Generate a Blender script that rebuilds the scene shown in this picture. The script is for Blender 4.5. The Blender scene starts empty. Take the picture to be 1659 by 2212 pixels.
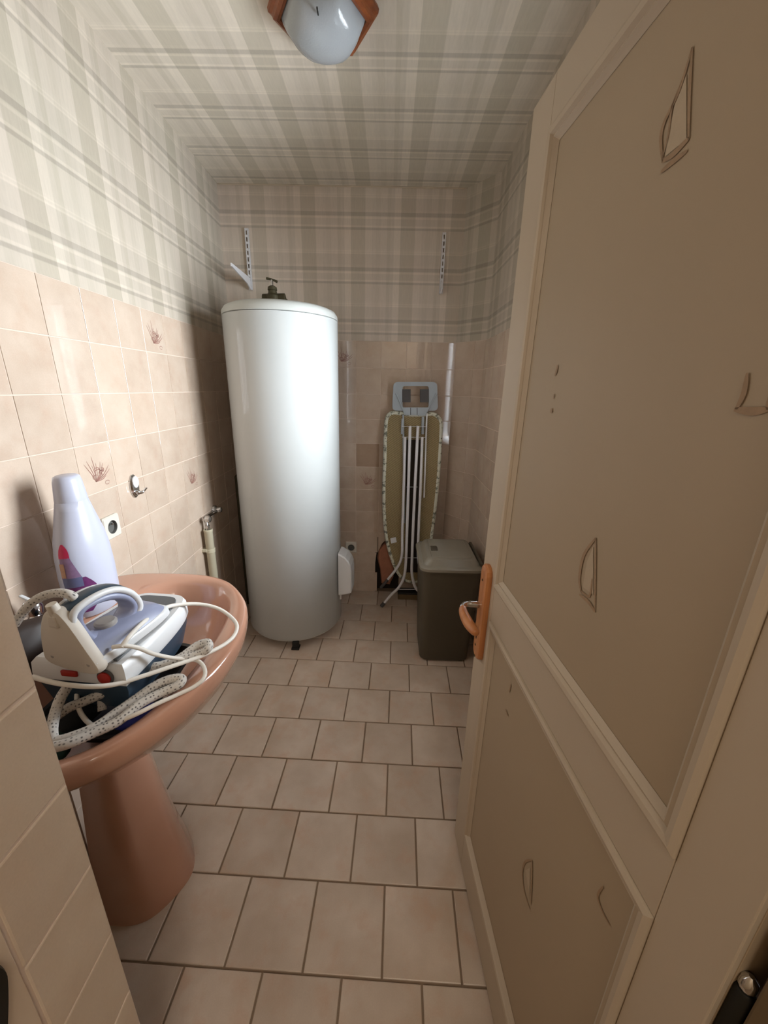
import bpy, bmesh, math, random
from mathutils import Vector, Matrix
R = random.Random(7)
S = bpy.context.scene
COL = S.collection

# ---------------------------------------------------------------- camera
W_, H_ = 1659, 2212
F_, YAW, PITCH, ROLL, CAMH = 834.4668, 0.00744, -0.30879, 0.02248, 1.43007
def _ray(u, v):
    c, s = math.cos(ROLL), math.sin(ROLL)
    a, b = c*u + s*v, -s*u + c*v
    X, F, U = a, 1.0, -b
    c, s = math.cos(PITCH), math.sin(PITCH)
    Y, Z = c*F - s*U, s*F + c*U
    c, s = math.cos(YAW), math.sin(YAW)
    return Vector((c*X - s*Y, s*X + c*Y, Z))
CAM = Vector((0, 0, CAMH))
fwd = _ray(0, 0); rgt = _ray(1, 0) - fwd; up = fwd - _ray(0, 1)
cd = bpy.data.cameras.new('camera'); cam = bpy.data.objects.new('camera', cd); COL.objects.link(cam)
cd.sensor_fit = 'HORIZONTAL'; cd.sensor_width = 36; cd.lens = 36*F_/W_; cd.clip_start = 0.01
m = Matrix((rgt, up, -fwd)).transposed().to_4x4(); m.translation = CAM; cam.matrix_world = m
S.camera = cam
# points measured on the photograph, put at their real depth
def onx(px, py, X): r = _ray((px-W_/2)/F_, (py-H_/2)/F_); return CAM + r*(X/r.x)
def ony(px, py, Y): r = _ray((px-W_/2)/F_, (py-H_/2)/F_); return CAM + r*(Y/r.y)
def onz(px, py, Z): r = _ray((px-W_/2)/F_, (py-H_/2)/F_); return CAM + r*((Z-CAMH)/r.z)

# ---------------------------------------------------------------- world, light, exposure
S.view_settings.view_transform = 'Standard'; S.view_settings.look = 'None'
S.view_settings.gamma = 1; S.view_settings.use_curve_mapping = False
S.view_settings.exposure = 0.6
w = bpy.data.worlds.new('sky'); S.world = w; w.use_nodes = True
w.node_tree.nodes['Background'].inputs[0].default_value = (0.75, 0.87, 1.0, 1)
w.node_tree.nodes['Background'].inputs[1].default_value = 1.0
WY0, WY1, WZ0, WZ1 = 1.10, 1.76, 0.96, 2.02          # the window in the right wall, behind the open door
def area(name, loc, rot, sx, sy, e, col):
    l = bpy.data.lights.new(name, 'AREA'); l.shape = 'RECTANGLE'; l.size = sx; l.size_y = sy; l.energy = e; l.color = col
    o = bpy.data.objects.new(name, l); COL.objects.link(o); o.location = loc; o.rotation_euler = rot; return o
area('window_daylight', (0.605, (WY0+WY1)/2, (WZ0+WZ1)/2), (0, math.radians(90), 0), WZ1-WZ0, WY1-WY0, 43, (0.88, 0.945, 1.0))
area('hall_fill', (0.35, -1.2, 2.44), (math.radians(22), 0, 0), 1.0, 0.7, 19, (1.0, 0.9, 0.78))  # added fill lamp in the unseen hall, no known source there

# ---------------------------------------------------------------- materials
def srgb(r, g, b):
    f = lambda c: c/12.92 if c <= .04045 else ((c+.055)/1.055)**2.4
    return (f(r/255), f(g/255), f(b/255), 1)
class NT:
    def __init__(s, name):
        s.m = bpy.data.materials.new(name); s.m.use_nodes = True; s.t = s.m.node_tree
        s.b = s.t.nodes['Principled BSDF']; s.out = s.t.nodes['Material Output']
    def n(s, typ, **k):
        x = s.t.nodes.new(typ)
        for a, v in k.items(): setattr(x, a, v)
        return x
    def l(s, a, b): s.t.links.new(a, b)
    def math(s, op, a, b=None):
        x = s.n('ShaderNodeMath', operation=op)
        for i, v in enumerate((a, b)):
            if v is None: continue
            if isinstance(v, (int, float)): x.inputs[i].default_value = v
            else: s.l(v, x.inputs[i])
        return x.outputs[0]
    def ramp(s, fac, stops, interp='LINEAR'):
        x = s.n('ShaderNodeValToRGB'); cr = x.color_ramp; cr.interpolation = interp
        while len(cr.elements) > 1: cr.elements.remove(cr.elements[-1])
        for i, (p, c) in enumerate(stops):
            if not isinstance(c, tuple): c = (c, c, c, 1)
            e = cr.elements[0] if i == 0 else cr.elements.new(p)
            e.position = p; e.color = c
        s.l(fac, x.inputs[0]); return x.outputs[0]
    def mix(s, fac, a, b, typ='MIX'):
        x = s.n('ShaderNodeMix', data_type='RGBA', blend_type=typ)
        for i, v in ((0, fac), (6, a), (7, b)):
            if hasattr(v, 'default_value') or hasattr(v, 'links'): s.l(v, x.inputs[i])
            else: x.inputs[i].default_value = v
        return x.outputs[2]
    def noise(s, scale, detail=3, rough=.5, coord=None, w=None):
        x = s.n('ShaderNodeTexNoise'); x.inputs['Scale'].default_value = scale; x.inputs['Detail'].default_value = detail; x.inputs['Roughness'].default_value = rough
        if w is not None: x.noise_dimensions = '4D'; s.l(w, x.inputs['W'])
        if coord is not None: s.l(coord, x.inputs['Vector'])
        return x.outputs['Fac']
    def bump(s, h, strength, dist=.002):
        x = s.n('ShaderNodeBump'); x.inputs['Strength'].default_value = strength; x.inputs['Distance'].default_value = dist
        s.l(h, x.inputs['Height']); s.l(x.outputs[0], s.b.inputs['Normal'])
def simple(name, col, rough=.5, metal=0, var=.06, scale=12, bump=0, coat=0, spec=None, trans=0):
    a = NT(name); tc = a.n('ShaderNodeTexCoord').outputs['Object']
    f = a.noise(scale, 4, .6, tc)
    c = srgb(*col); d = tuple(x*(1-2*var) for x in c[:3]) + (1,)
    a.l(a.mix(f, d, tuple(min(1, x*(1+var)) for x in c[:3]) + (1,)), a.b.inputs['Base Color'])
    a.b.inputs['Roughness'].default_value = rough; a.b.inputs['Metallic'].default_value = metal
    if coat: a.b.inputs['Coat Weight'].default_value = coat; a.b.inputs['Coat Roughness'].default_value = .05
    if spec is not None: a.b.inputs['Specular IOR Level'].default_value = spec
    if bump: a.bump(a.noise(scale*8, 4, .6, tc), bump)
    return a.m
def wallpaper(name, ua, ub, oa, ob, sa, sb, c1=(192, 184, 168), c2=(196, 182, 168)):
    """plaid paper: broad olive stripes every 28 cm and fine double lines every 27 cm"""
    a = NT(name); sep = a.n('ShaderNodeSeparateXYZ'); tc = a.n('ShaderNodeTexCoord').outputs['Object']; a.l(tc, sep.inputs[0])
    def ph(ax, off, sgn, per): return a.math('FRACT', a.math('ADD', a.math('MULTIPLY', a.math('SUBTRACT', sep.outputs[ax], off), sgn/per), 40.0))
    p, q = ph(ua, oa, sa, .280), ph(ub, ob, sb, .269)
    def steps(lst):
        out = []; e = .006
        for i, (x, v) in enumerate(lst):
            if i: out.append((x-e, lst[i-1][1]))
            out.append((x+e if i else 0, v))
        return out
    V = a.ramp(p, steps([(0, .85), (.29, 1.0), (.43, .955), (.50, .92), (.60, .965), (.73, .88), (.80, .93), (.87, 1.04)]))
    Hh = a.ramp(q, steps([(0, .75), (.07, .97), (.085, 1.05), (.115, .93), (.235, 1.05), (.27, .76), (.315, .97), (.655, .99), (.69, 1.06), (.705, .99), (.73, 1.06), (.75, .92), (.955, .95)]))
    silk = a.n('ShaderNodeMapping'); silk.inputs['Scale'].default_value = (1, 1, .12) if ub == 2 else (1, .12, 1); a.l(tc, silk.inputs['Vector'])
    n1 = a.noise(160, 2, .6, silk.outputs[0]); n2 = a.noise(3.0, 3, .5, tc)
    base = a.mix(n2, srgb(*c1), srgb(*c2))
    stripe = a.mix(a.ramp(V, [(.82, 1.0), (.95, 0.0)]), base, a.mix(1.0, base, (.985, .99, .945, 1), 'MULTIPLY'))
    c = a.mix(1.0, stripe, V, 'MULTIPLY'); c = a.mix(1.0, c, Hh, 'MULTIPLY')
    c = a.mix(1.0, c, a.ramp(n1, [(.3, .955), (.7, 1.02)]), 'MULTIPLY')
    a.l(c, a.b.inputs['Base Color']); a.b.inputs['Roughness'].default_value = .62
    a.b.inputs['Specular IOR Level'].default_value = .3
    a.bump(n1, .15, .0006)
    return a.m
def tile_mat(name, c1, c2, c3, rough, scale, warm):
    a = NT(name); tc = a.n('ShaderNodeTexCoord').outputs['Object']; geo = a.n('ShaderNodeNewGeometry').outputs['Position']
    rnd = a.n('ShaderNodeObjectInfo').outputs['Random']
    wv = a.math('MULTIPLY', rnd, 37.0)
    f = a.noise(scale, 3, .55, geo, wv); g = a.noise(scale*2.1, 4, .6, geo, a.math('ADD', wv, 9.0)); h = a.noise(300, 2, .5, geo)
    c = a.mix(a.ramp(f, [(.34, 0.0), (.66, 1.0)]), srgb(*c1), srgb(*c2))
    c = a.mix(a.math('MULTIPLY', a.ramp(g, [(.5, 0.0), (.72, 1.0)]), warm), c, srgb(*c3))
    c = a.mix(1.0, c, a.ramp(rnd, [(0, .93), (1, 1.03)]), 'MULTIPLY')
    c = a.mix(1.0, c, a.ramp(h, [(.3, .97), (.7, 1.02)]), 'MULTIPLY')
    a.l(c, a.b.inputs['Base Color'])
    a.b.inputs['Roughness'].default_value = rough
    if rough < .25:
        a.b.inputs['Roughness'].default_value = .5; a.b.inputs['Specular IOR Level'].default_value = .2
        a.b.inputs['Coat Weight'].default_value = .9; a.b.inputs['Coat Roughness'].default_value = .04; a.b.inputs['Coat IOR'].default_value = 1.75
    a.bump(a.noise(9, 1, .4, geo), .05, .002)
    return a.m
def wood_mat(name, c1, c2, rough=.35, axis=(1, 1, .06), scale=30):
    a = NT(name); tc = a.n('ShaderNodeTexCoord').outputs['Object']
    mp = a.n('ShaderNodeMapping'); mp.inputs['Scale'].default_value = axis; a.l(tc, mp.inputs['Vector'])
    f = a.noise(scale, 5, .6, mp.outputs[0])
    a.l(a.ramp(f, [(.3, srgb(*c2)), (.65, srgb(*c1))]), a.b.inputs['Base Color'])
    a.b.inputs['Roughness'].default_value = rough; a.bump(f, .12, .001)
    return a.m

M = {}
M['grout'] = simple('pale_grout', (214, 196, 180), .85, var=.05, scale=40)
M['floor_grout'] = simple('brown_floor_grout', (142, 122, 102), .9, var=.12, scale=30)
M['plaster'] = simple('cream_plaster', (205, 190, 168), .8, scale=6)
M['tile'] = tile_mat('beige_wall_tile', (206, 187, 169), (193, 172, 153), (190, 158, 136), .16, 9, .35)
M['tile_dark'] = tile_mat('tan_wall_tile', (182, 156, 134), (174, 148, 126), (168, 134, 112), .2, 9, .35)
M['near_tile'] = tile_mat('matt_beige_tile', (218, 202, 182), (206, 188, 168), (204, 180, 156), .35, 6, .4)
M['floor_tile'] = tile_mat('mottled_floor_tile', (206, 190, 174), (186, 168, 150), (192, 156, 130), .38, 7, .55)
M['print'] = simple('rose_brown_print', (152, 112, 100), .3, scale=50)
M['print_soft'] = simple('soft_rose_print', (186, 154, 140), .25, scale=50)
M['enamel'] = simple('white_enamel', (180, 183, 182), .55, var=.01, coat=.7, spec=.2)
M['enamel_lid'] = simple('white_lid_plastic', (186, 188, 184), .35, var=.01)
M['white_plastic'] = simple('white_plastic', (218, 220, 222), .32, var=.02)
M['cream_plastic'] = simple('cream_plastic', (214, 208, 196), .38, var=.03)
M['dark'] = simple('black_plastic', (22, 22, 22), .5)
M['black_cloth'] = simple('black_cloth', (20, 22, 24), .9, bump=.4)
M['socket_dark'] = simple('grey_socket_well', (92, 92, 88), .5)
M['chrome'] = simple('chrome', (205, 205, 205), .14, metal=1, var=.03)
M['brass'] = simple('tarnished_brass', (74, 68, 48), .55, metal=.6, var=.2, scale=60, bump=.3)
M['ceramic'] = simple('pinkish_brown_ceramic', (186, 140, 117), .13, var=.025, scale=6, coat=.5)
M['pvc'] = simple('beige_pvc_pipe', (194, 186, 162), .4, var=.05)
M['bin'] = simple('olive_grey_plastic', (78, 71, 57), .5, var=.04, bump=.1)
M['bin_lid'] = simple('grey_lid_plastic', (136, 130, 116), .2, var=.03)
M['door'] = simple('cream_painted_wood', (188, 173, 152), .5, var=.02, scale=4)
M['door_panel'] = simple('beige_painted_panel', (170, 152, 127), .55, var=.035, scale=3)
M['door_mark'] = simple('brown_brush_mark', (164, 136, 106), .6, var=.25, scale=80)
M['door_mark_light'] = simple('pale_brush_mark', (184, 167, 143), .6, var=.05, scale=80)
M['plate_wood'] = wood_mat('honey_varnished_wood', (196, 132, 82), (168, 104, 60), .3)
M['lamp_wood'] = wood_mat('red_brown_varnished_wood', (158, 88, 44), (108, 54, 24), .3, (.3, .3, 1), 60)
M['grey_plastic'] = simple('silver_grey_plastic', (172, 182, 190), .45, var=.03)
M['grey_dark'] = simple('dark_grey_rubber', (84, 82, 82), .6)
M['white_tube'] = simple('white_painted_steel_tube', (228, 228, 232), .3, var=.02)
M['blue_grey'] = simple('blue_grey_plastic', (140, 146, 172), .35, var=.04)
M['heel'] = simple('beige_white_heel_plastic', (204, 196, 184), .5, var=.02)
M['navy'] = simple('petrol_blue_plastic', (48, 66, 82), .35)
M['grey_deck'] = simple('grey_heat_mat', (92, 94, 96), .6)
M['red'] = simple('red_switch', (165, 36, 26), .35)
M['silver_print'] = simple('grey_print', (150, 145, 140), .5)
M['white_cord'] = simple('white_cord', (226, 222, 214), .5, var=.03)
M['blue_cloth'] = simple('royal_blue_cloth', (28, 34, 110), .8)
M['green_cloth'] = simple('dark_green_cloth', (18, 52, 40), .85)
M['brown_bag'] = simple('dark_brown_glossy_bag', (50, 35, 27), .5, var=.3, scale=14)
M['terracotta'] = simple('terracotta_brick', (196, 136, 110), .85, var=.15, scale=25, bump=.5)
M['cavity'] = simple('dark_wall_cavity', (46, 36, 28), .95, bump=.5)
M['black_metal'] = simple('blackened_metal', (34, 33, 28), .5, metal=.5)
M['near_jamb'] = simple('cream_painted_jamb', (212, 194, 172), .5, var=.03)
M['jamb'] = simple('cream_jamb_paint', (188, 168, 138), .6, var=.04)
M['jamb_brown'] = simple('brown_jamb', (112, 92, 62), .7, var=.15, scale=20)
M['pink_print'] = simple('crimson_label', (206, 46, 92), .35)
M['purple_print'] = simple('purple_label', (112, 54, 108), .35, var=.25, scale=60)
M['lilac_print'] = simple('lilac_label', (158, 128, 166), .35, var=.2, scale=70)
M['slate_print'] = simple('slate_blue_label', (108, 112, 148), .35, var=.1, scale=70)
M['orange_print'] = simple('peach_label', (196, 150, 118), .35, var=.2, scale=60)
def bottle_mat():
    a = NT('milky_white_bottle_plastic'); a.b.inputs['Base Color'].default_value = srgb(192, 195, 212); a.b.inputs['Roughness'].default_value = .28
    a.b.inputs['Subsurface Weight'].default_value = .25; a.b.inputs['Subsurface Radius'].default_value = (.02, .02, .02); return a.m
M['bottle'] = bottle_mat()
def hose_mat():
    a = NT('speckled_braided_sleeve'); tc = a.n('ShaderNodeUVMap').outputs[0]
    mp = a.n('ShaderNodeMapping'); mp.inputs['Scale'].default_value = (9, 1.7, 1); a.l(tc, mp.inputs['Vector'])
    br = a.n('ShaderNodeTexVoronoi'); br.inputs['Scale'].default_value = 1.0; br.inputs['Randomness'].default_value = .35; a.l(mp.outputs[0], br.inputs['Vector'])
    a.l(a.ramp(br.outputs['Distance'], [(.16, srgb(96, 92, 90)), (.34, srgb(202, 198, 192))]), a.b.inputs['Base Color'])
    a.b.inputs['Roughness'].default_value = .75; return a.m
M['hose'] = hose_mat()
def cover_mat():
    a = NT('leaf_print_cotton'); tc = a.n('ShaderNodeTexCoord').outputs['Object']
    f = a.noise(42, 3, .6, tc)
    a.l(a.ramp(f, [(.52, srgb(216, 216, 200)), (.60, srgb(120, 122, 108))]), a.b.inputs['Base Color']); a.b.inputs['Roughness'].default_value = .85; return a.m
M['cover'] = cover_mat()
def mesh_mat():
    a = NT('ochre_expanded_mesh'); tc = a.n('ShaderNodeTexCoord').outputs['Object']
    mp = a.n('ShaderNodeMapping'); mp.inputs['Rotation'].default_value = (0, math.radians(62), 0); a.l(tc, mp.inputs['Vector'])
    wv = a.n('ShaderNodeTexWave'); wv.inputs['Scale'].default_value = 32; a.l(mp.outputs[0], wv.inputs['Vector'])
    a.l(a.mix(wv.outputs['Fac'], srgb(128, 112, 78), srgb(164, 146, 108)), a.b.inputs['Base Color']); a.b.inputs['Roughness'].default_value = .8
    a.bump(wv.outputs['Fac'], .5, .002); return a.m
M['mesh'] = mesh_mat()
def frosted():
    a = NT('frosted_white_glass'); tc = a.n('ShaderNodeTexCoord').outputs['Object']
    a.b.inputs['Base Color'].default_value = srgb(178, 184, 188); a.b.inputs['Roughness'].default_value = .16
    a.b.inputs['Transmission Weight'].default_value = .12; a.b.inputs['IOR'].default_value = 1.5
    a.b.inputs['Subsurface Weight'].default_value = .3; a.b.inputs['Subsurface Radius'].default_value = (.02, .02, .02)
    a.bump(a.noise(220, 2, .5, tc), .35, .001); return a.m
M['frosted'] = frosted()
def pane():
    a = NT('window_glass'); tr = a.n('ShaderNodeBsdfTransparent'); gl = a.n('ShaderNodeBsdfGlossy'); gl.inputs['Roughness'].default_value = .02
    fr = a.n('ShaderNodeFresnel'); mx = a.n('ShaderNodeMixShader'); a.l(fr.outputs[0], mx.inputs[0]); a.l(tr.outputs[0], mx.inputs[1]); a.l(gl.outputs[0], mx.inputs[2]); a.l(mx.outputs[0], a.out.inputs[0]); return a.m
M['pane'] = pane()

# ---------------------------------------------------------------- object helpers
def link(name, me, mat, parent=None, smooth=False, loc=None):
    o = bpy.data.objects.new(name, me); COL.objects.link(o)
    mats = mat if isinstance(mat, (list, tuple)) else [mat]
    if not me.materials:
        for x in mats: me.materials.append(x)
    if smooth:
        for p in me.polygons: p.use_smooth = True
    if parent: o.parent = parent
    if loc: o.location = loc
    return o
def raw(name, vs, fs, mat, parent=None, smooth=False, mi=None):
    me = bpy.data.meshes.new(name); me.from_pydata([tuple(v) for v in vs], [], fs); me.update()
    o = link(name, me, mat, parent, smooth)
    if mi:
        for p, i in zip(me.polygons, mi): p.material_index = i
    return o
def bobj(name, bm, mat, parent=None, smooth=False, auto=None):
    bmesh.ops.recalc_face_normals(bm, faces=bm.faces)
    me = bpy.data.meshes.new(name); bm.to_mesh(me); bm.free()
    o = link(name, me, mat, parent, smooth)
    if auto:
        for e in me.edges: pass
        md = o.modifiers.new('edge_split', 'EDGE_SPLIT'); md.split_angle = math.radians(auto)
    return o
def add_box(bm, c, s, bev=0, seg=2, rot=None):
    r = bmesh.ops.create_cube(bm, size=1)
    vs = r['verts']
    bmesh.ops.scale(bm, vec=s, verts=vs)
    if bev:
        es = list({e for v in vs for e in v.link_edges})
        q = bmesh.ops.bevel(bm, geom=es, offset=bev, segments=seg, affect='EDGES', profile=.5)
        vs = list({v for f in q['faces'] for v in f.verts} | {v for v in vs if v.is_valid})
    if rot: bmesh.ops.rotate(bm, cent=(0, 0, 0), matrix=rot, verts=vs)
    bmesh.ops.translate(bm, vec=c, verts=vs)
    return vs
def box(name, c, s, mat, parent=None, bev=.002, seg=2, rot=None):
    bm = bmesh.new(); add_box(bm, c, s, bev, seg, rot); return bobj(name, bm, mat, parent)
def add_loft(bm, rings, cap0=True, cap1=True):
    R_ = [[bm.verts.new(v) for v in r] for r in rings]; n = len(rings[0])
    for a, b in zip(R_, R_[1:]):
        for i in range(n): bm.faces.new((a[i], a[(i+1) % n], b[(i+1) % n], b[i]))
    if cap0: bm.faces.new(R_[0][::-1])
    if cap1: bm.faces.new(R_[-1])
    return R_
def loft(name, rings, mat, parent=None, smooth=True, cap0=True, cap1=True, auto=40):
    bm = bmesh.new(); add_loft(bm, rings, cap0, cap1); return bobj(name, bm, mat, parent, smooth, auto)
def circle(c, r, n=32, ry=None): return [(c[0]+r*math.cos(2*math.pi*i/n), c[1]+(ry or r)*math.sin(2*math.pi*i/n), c[2]) for i in range(n)]
def lathe(name, prof, mat, parent=None, at=(0, 0, 0), n=32, auto=40, M4=None):
    """profile of (radius, height)"""
    bm = bmesh.new(); add_loft(bm, [circle((0, 0, z), max(r, .0002), n) for r, z in prof])
    if M4: bmesh.ops.transform(bm, matrix=M4, verts=bm.verts)
    bmesh.ops.translate(bm, vec=at, verts=bm.verts)
    return bobj(name, bm, mat, parent, True, auto)
def spline(pts, k=8, closed=False):
    P = [Vector(p) for p in pts]; out = []
    n = len(P)
    rng = range(n if closed else n-1)
    for i in rng:
        g = lambda j: P[j % n] if closed else P[max(0, min(n-1, j))]
        a, b, c, d = g(i-1), g(i), g(i+1), g(i+2)
        for t in range(k):
            t /= k; out.append(.5*((2*b)+(c-a)*t+(2*a-5*b+4*c-d)*t*t+(3*b-a-3*c+d)*t**3))
    if not closed: out.append(P[-1].copy())
    return out
def add_tube(bm, pts, r, n=10, closed=False, uv=False):
    P = [Vector(p) for p in pts]; N = len(P)
    rr = r if isinstance(r, (list, tuple)) else [r]*N
    t0 = (P[1]-P[0]).normalized(); up_ = Vector((0, 0, 1)) if abs(t0.z) < .9 else Vector((1, 0, 0))
    nrm = t0.cross(up_).normalized(); rings = []; L = [0]
    for i in range(N):
        a, b = P[i-1] if (i or closed) else P[0], P[(i+1) % N] if (i < N-1 or closed) else P[-1]
        t = (b-a).normalized(); nrm = (nrm - t*nrm.dot(t)).normalized(); bn = t.cross(nrm)
        rings.append([P[i] + (nrm*math.cos(2*math.pi*j/n)+bn*math.sin(2*math.pi*j/n))*rr[i] for j in range(n)])
        if i: L.append(L[-1]+(P[i]-P[i-1]).length)
    V = [[bm.verts.new(v) for v in q] for q in rings]
    ul = bm.loops.layers.uv.verify() if uv else None
    for i in range(N if closed else N-1):
        a, b = V[i], V[(i+1) % N]
        for j in range(n):
            f = bm.faces.new((a[j], a[(j+1) % n], b[(j+1) % n], b[j]))
            if uv:
                for lp, (jj, ii) in zip(f.loops, ((j, i), (j+1, i), (j+1, i+1), (j, i+1))):
                    lp[ul].uv = (jj/n, L[min(ii, N-1)]/.012)
    if not closed: bm.faces.new(V[0][::-1]); bm.faces.new(V[-1])
def tube(name, pts, r, mat, parent=None, n=10, closed=False, uv=False):
    bm = bmesh.new(); add_tube(bm, pts, r, n, closed, uv); return bobj(name, bm, mat, parent, True, 60)
def tag(o, label, cat, group=None, kind=None):
    if label: o['label'] = label
    if cat: o['category'] = cat
    if group: o['group'] = group
    if kind: o['kind'] = kind
    return o
def empty(name, loc, rz=0, label=None, cat=None, group=None, kind=None):
    o = bpy.data.objects.new(name, None); COL.objects.link(o); o.location = loc; o.rotation_euler = (0, 0, rz); o.empty_display_size = .05
    return tag(o, label, cat, group, kind)
def rrect(cx, cy, hx, hy, r, z=0, k=5):
    out = []
    for q, (sx, sy) in enumerate(((1, 1), (-1, 1), (-1, -1), (1, -1))):
        for i in range(k+1):
            a = math.pi/2*(q+i/k); out.append((cx+sx*(hx-r)+r*math.cos(a), cy+sy*(hy-r)+r*math.sin(a), z))
    return out
def clip(poly, clipper):
    """Sutherland-Hodgman, clipper is convex and counter-clockwise"""
    out = list(poly)
    for i in range(len(clipper)):
        a, b = clipper[i], clipper[(i+1) % len(clipper)]; inp = out; out = []
        sd = lambda p: (b[0]-a[0])*(p[1]-a[1]) - (b[1]-a[1])*(p[0]-a[0])
        for j in range(len(inp)):
            p, q = inp[j], inp[(j+1) % len(inp)]; sp, sq = sd(p), sd(q)
            if sp >= 0: out.append(p)
            if sp*sq < 0: t = sp/(sp-sq); out.append((p[0]+(q[0]-p[0])*t, p[1]+(q[1]-p[1])*t))
        if not out: return []
    return out
def shrink(poly, d):
    n = len(poly); cx = sum(p[0] for p in poly)/n; cy = sum(p[1] for p in poly)/n; out = []
    for p in poly:
        v = Vector((cx-p[0], cy-p[1])); L = v.length
        out.append((p[0]+math.copysign(min(d, abs(v.x)), v.x), p[1]+math.copysign(min(d, abs(v.y)), v.y)) if L > 0 else p)
    return out
def slab_mesh(name, poly, thick, ch, wall):
    """tile: outline in (u,v), bottom at 0, face at thick, small arris ch. wall -> (u, t, v) else (u, v, t)"""
    a, b = poly, shrink(poly, ch); n = len(poly)
    T = (lambda p, t: (p[0], t, p[1])) if wall else (lambda p, t: (p[0], p[1], t))
    vs = [T(p, 0) for p in a] + [T(p, thick-ch*.6) for p in a] + [T(p, thick) for p in b]
    fs = []
    for L in (0, 1):
        for i in range(n): fs.append((L*n+i, L*n+(i+1) % n, (L+1)*n+(i+1) % n, (L+1)*n+i))
    fs.append(tuple(range(2*n, 3*n)))
    me = bpy.data.meshes.new(name); me.from_pydata(vs, [], fs); me.update()
    bm = bmesh.new(); bm.from_mesh(me)
    bmesh.ops.recalc_face_normals(bm, faces=bm.faces)
    top = [f for f in bm.faces][-1]
    bm.to_mesh(me); bm.free()
    return me

# ---------------------------------------------------------------- room dimensions
D = 2.54914; XL = -.97538; LA = .01865; C3X, C3Y, C4X = .39612, 2.37779, .53747
HC = 2.48295; TOP = 1.70518; TS = .155; G = .0036; TT = .0016
FY = .37                                   # where the near tiled wall ends
lx = lambda y: XL + (D-y)*math.tan(LA)
T_ = TOP
M['paper_left'] = wallpaper('plaid_wallpaper_left', 0, 2, D-1.245, 2.363, 1, -1)  # same paper throughout; darker base here offsets the strong window light
M['paper_back'] = wallpaper('plaid_wallpaper_back', 0, 2, C3X+.244-.003, 2.363, -1, -1, (214, 203, 188), (218, 200, 186))  # same paper, base colour lightened to stand in for missing light
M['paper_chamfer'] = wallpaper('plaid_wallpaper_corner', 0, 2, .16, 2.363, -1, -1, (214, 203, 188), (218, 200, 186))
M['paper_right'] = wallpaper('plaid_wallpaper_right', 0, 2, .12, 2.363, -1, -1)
M['paper_ceiling'] = wallpaper('plaid_wallpaper_ceiling', 0, 1, -.212, 1.935, 1, 1, (226, 218, 202), (226, 215, 200))  # same paper, base lightened because too little light reaches the ceiling
M['paper_near'] = wallpaper('plaid_wallpaper_strip', 1, 2, .7, .49, 1, -1)
for _k in ('paper_near',): pass

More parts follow.
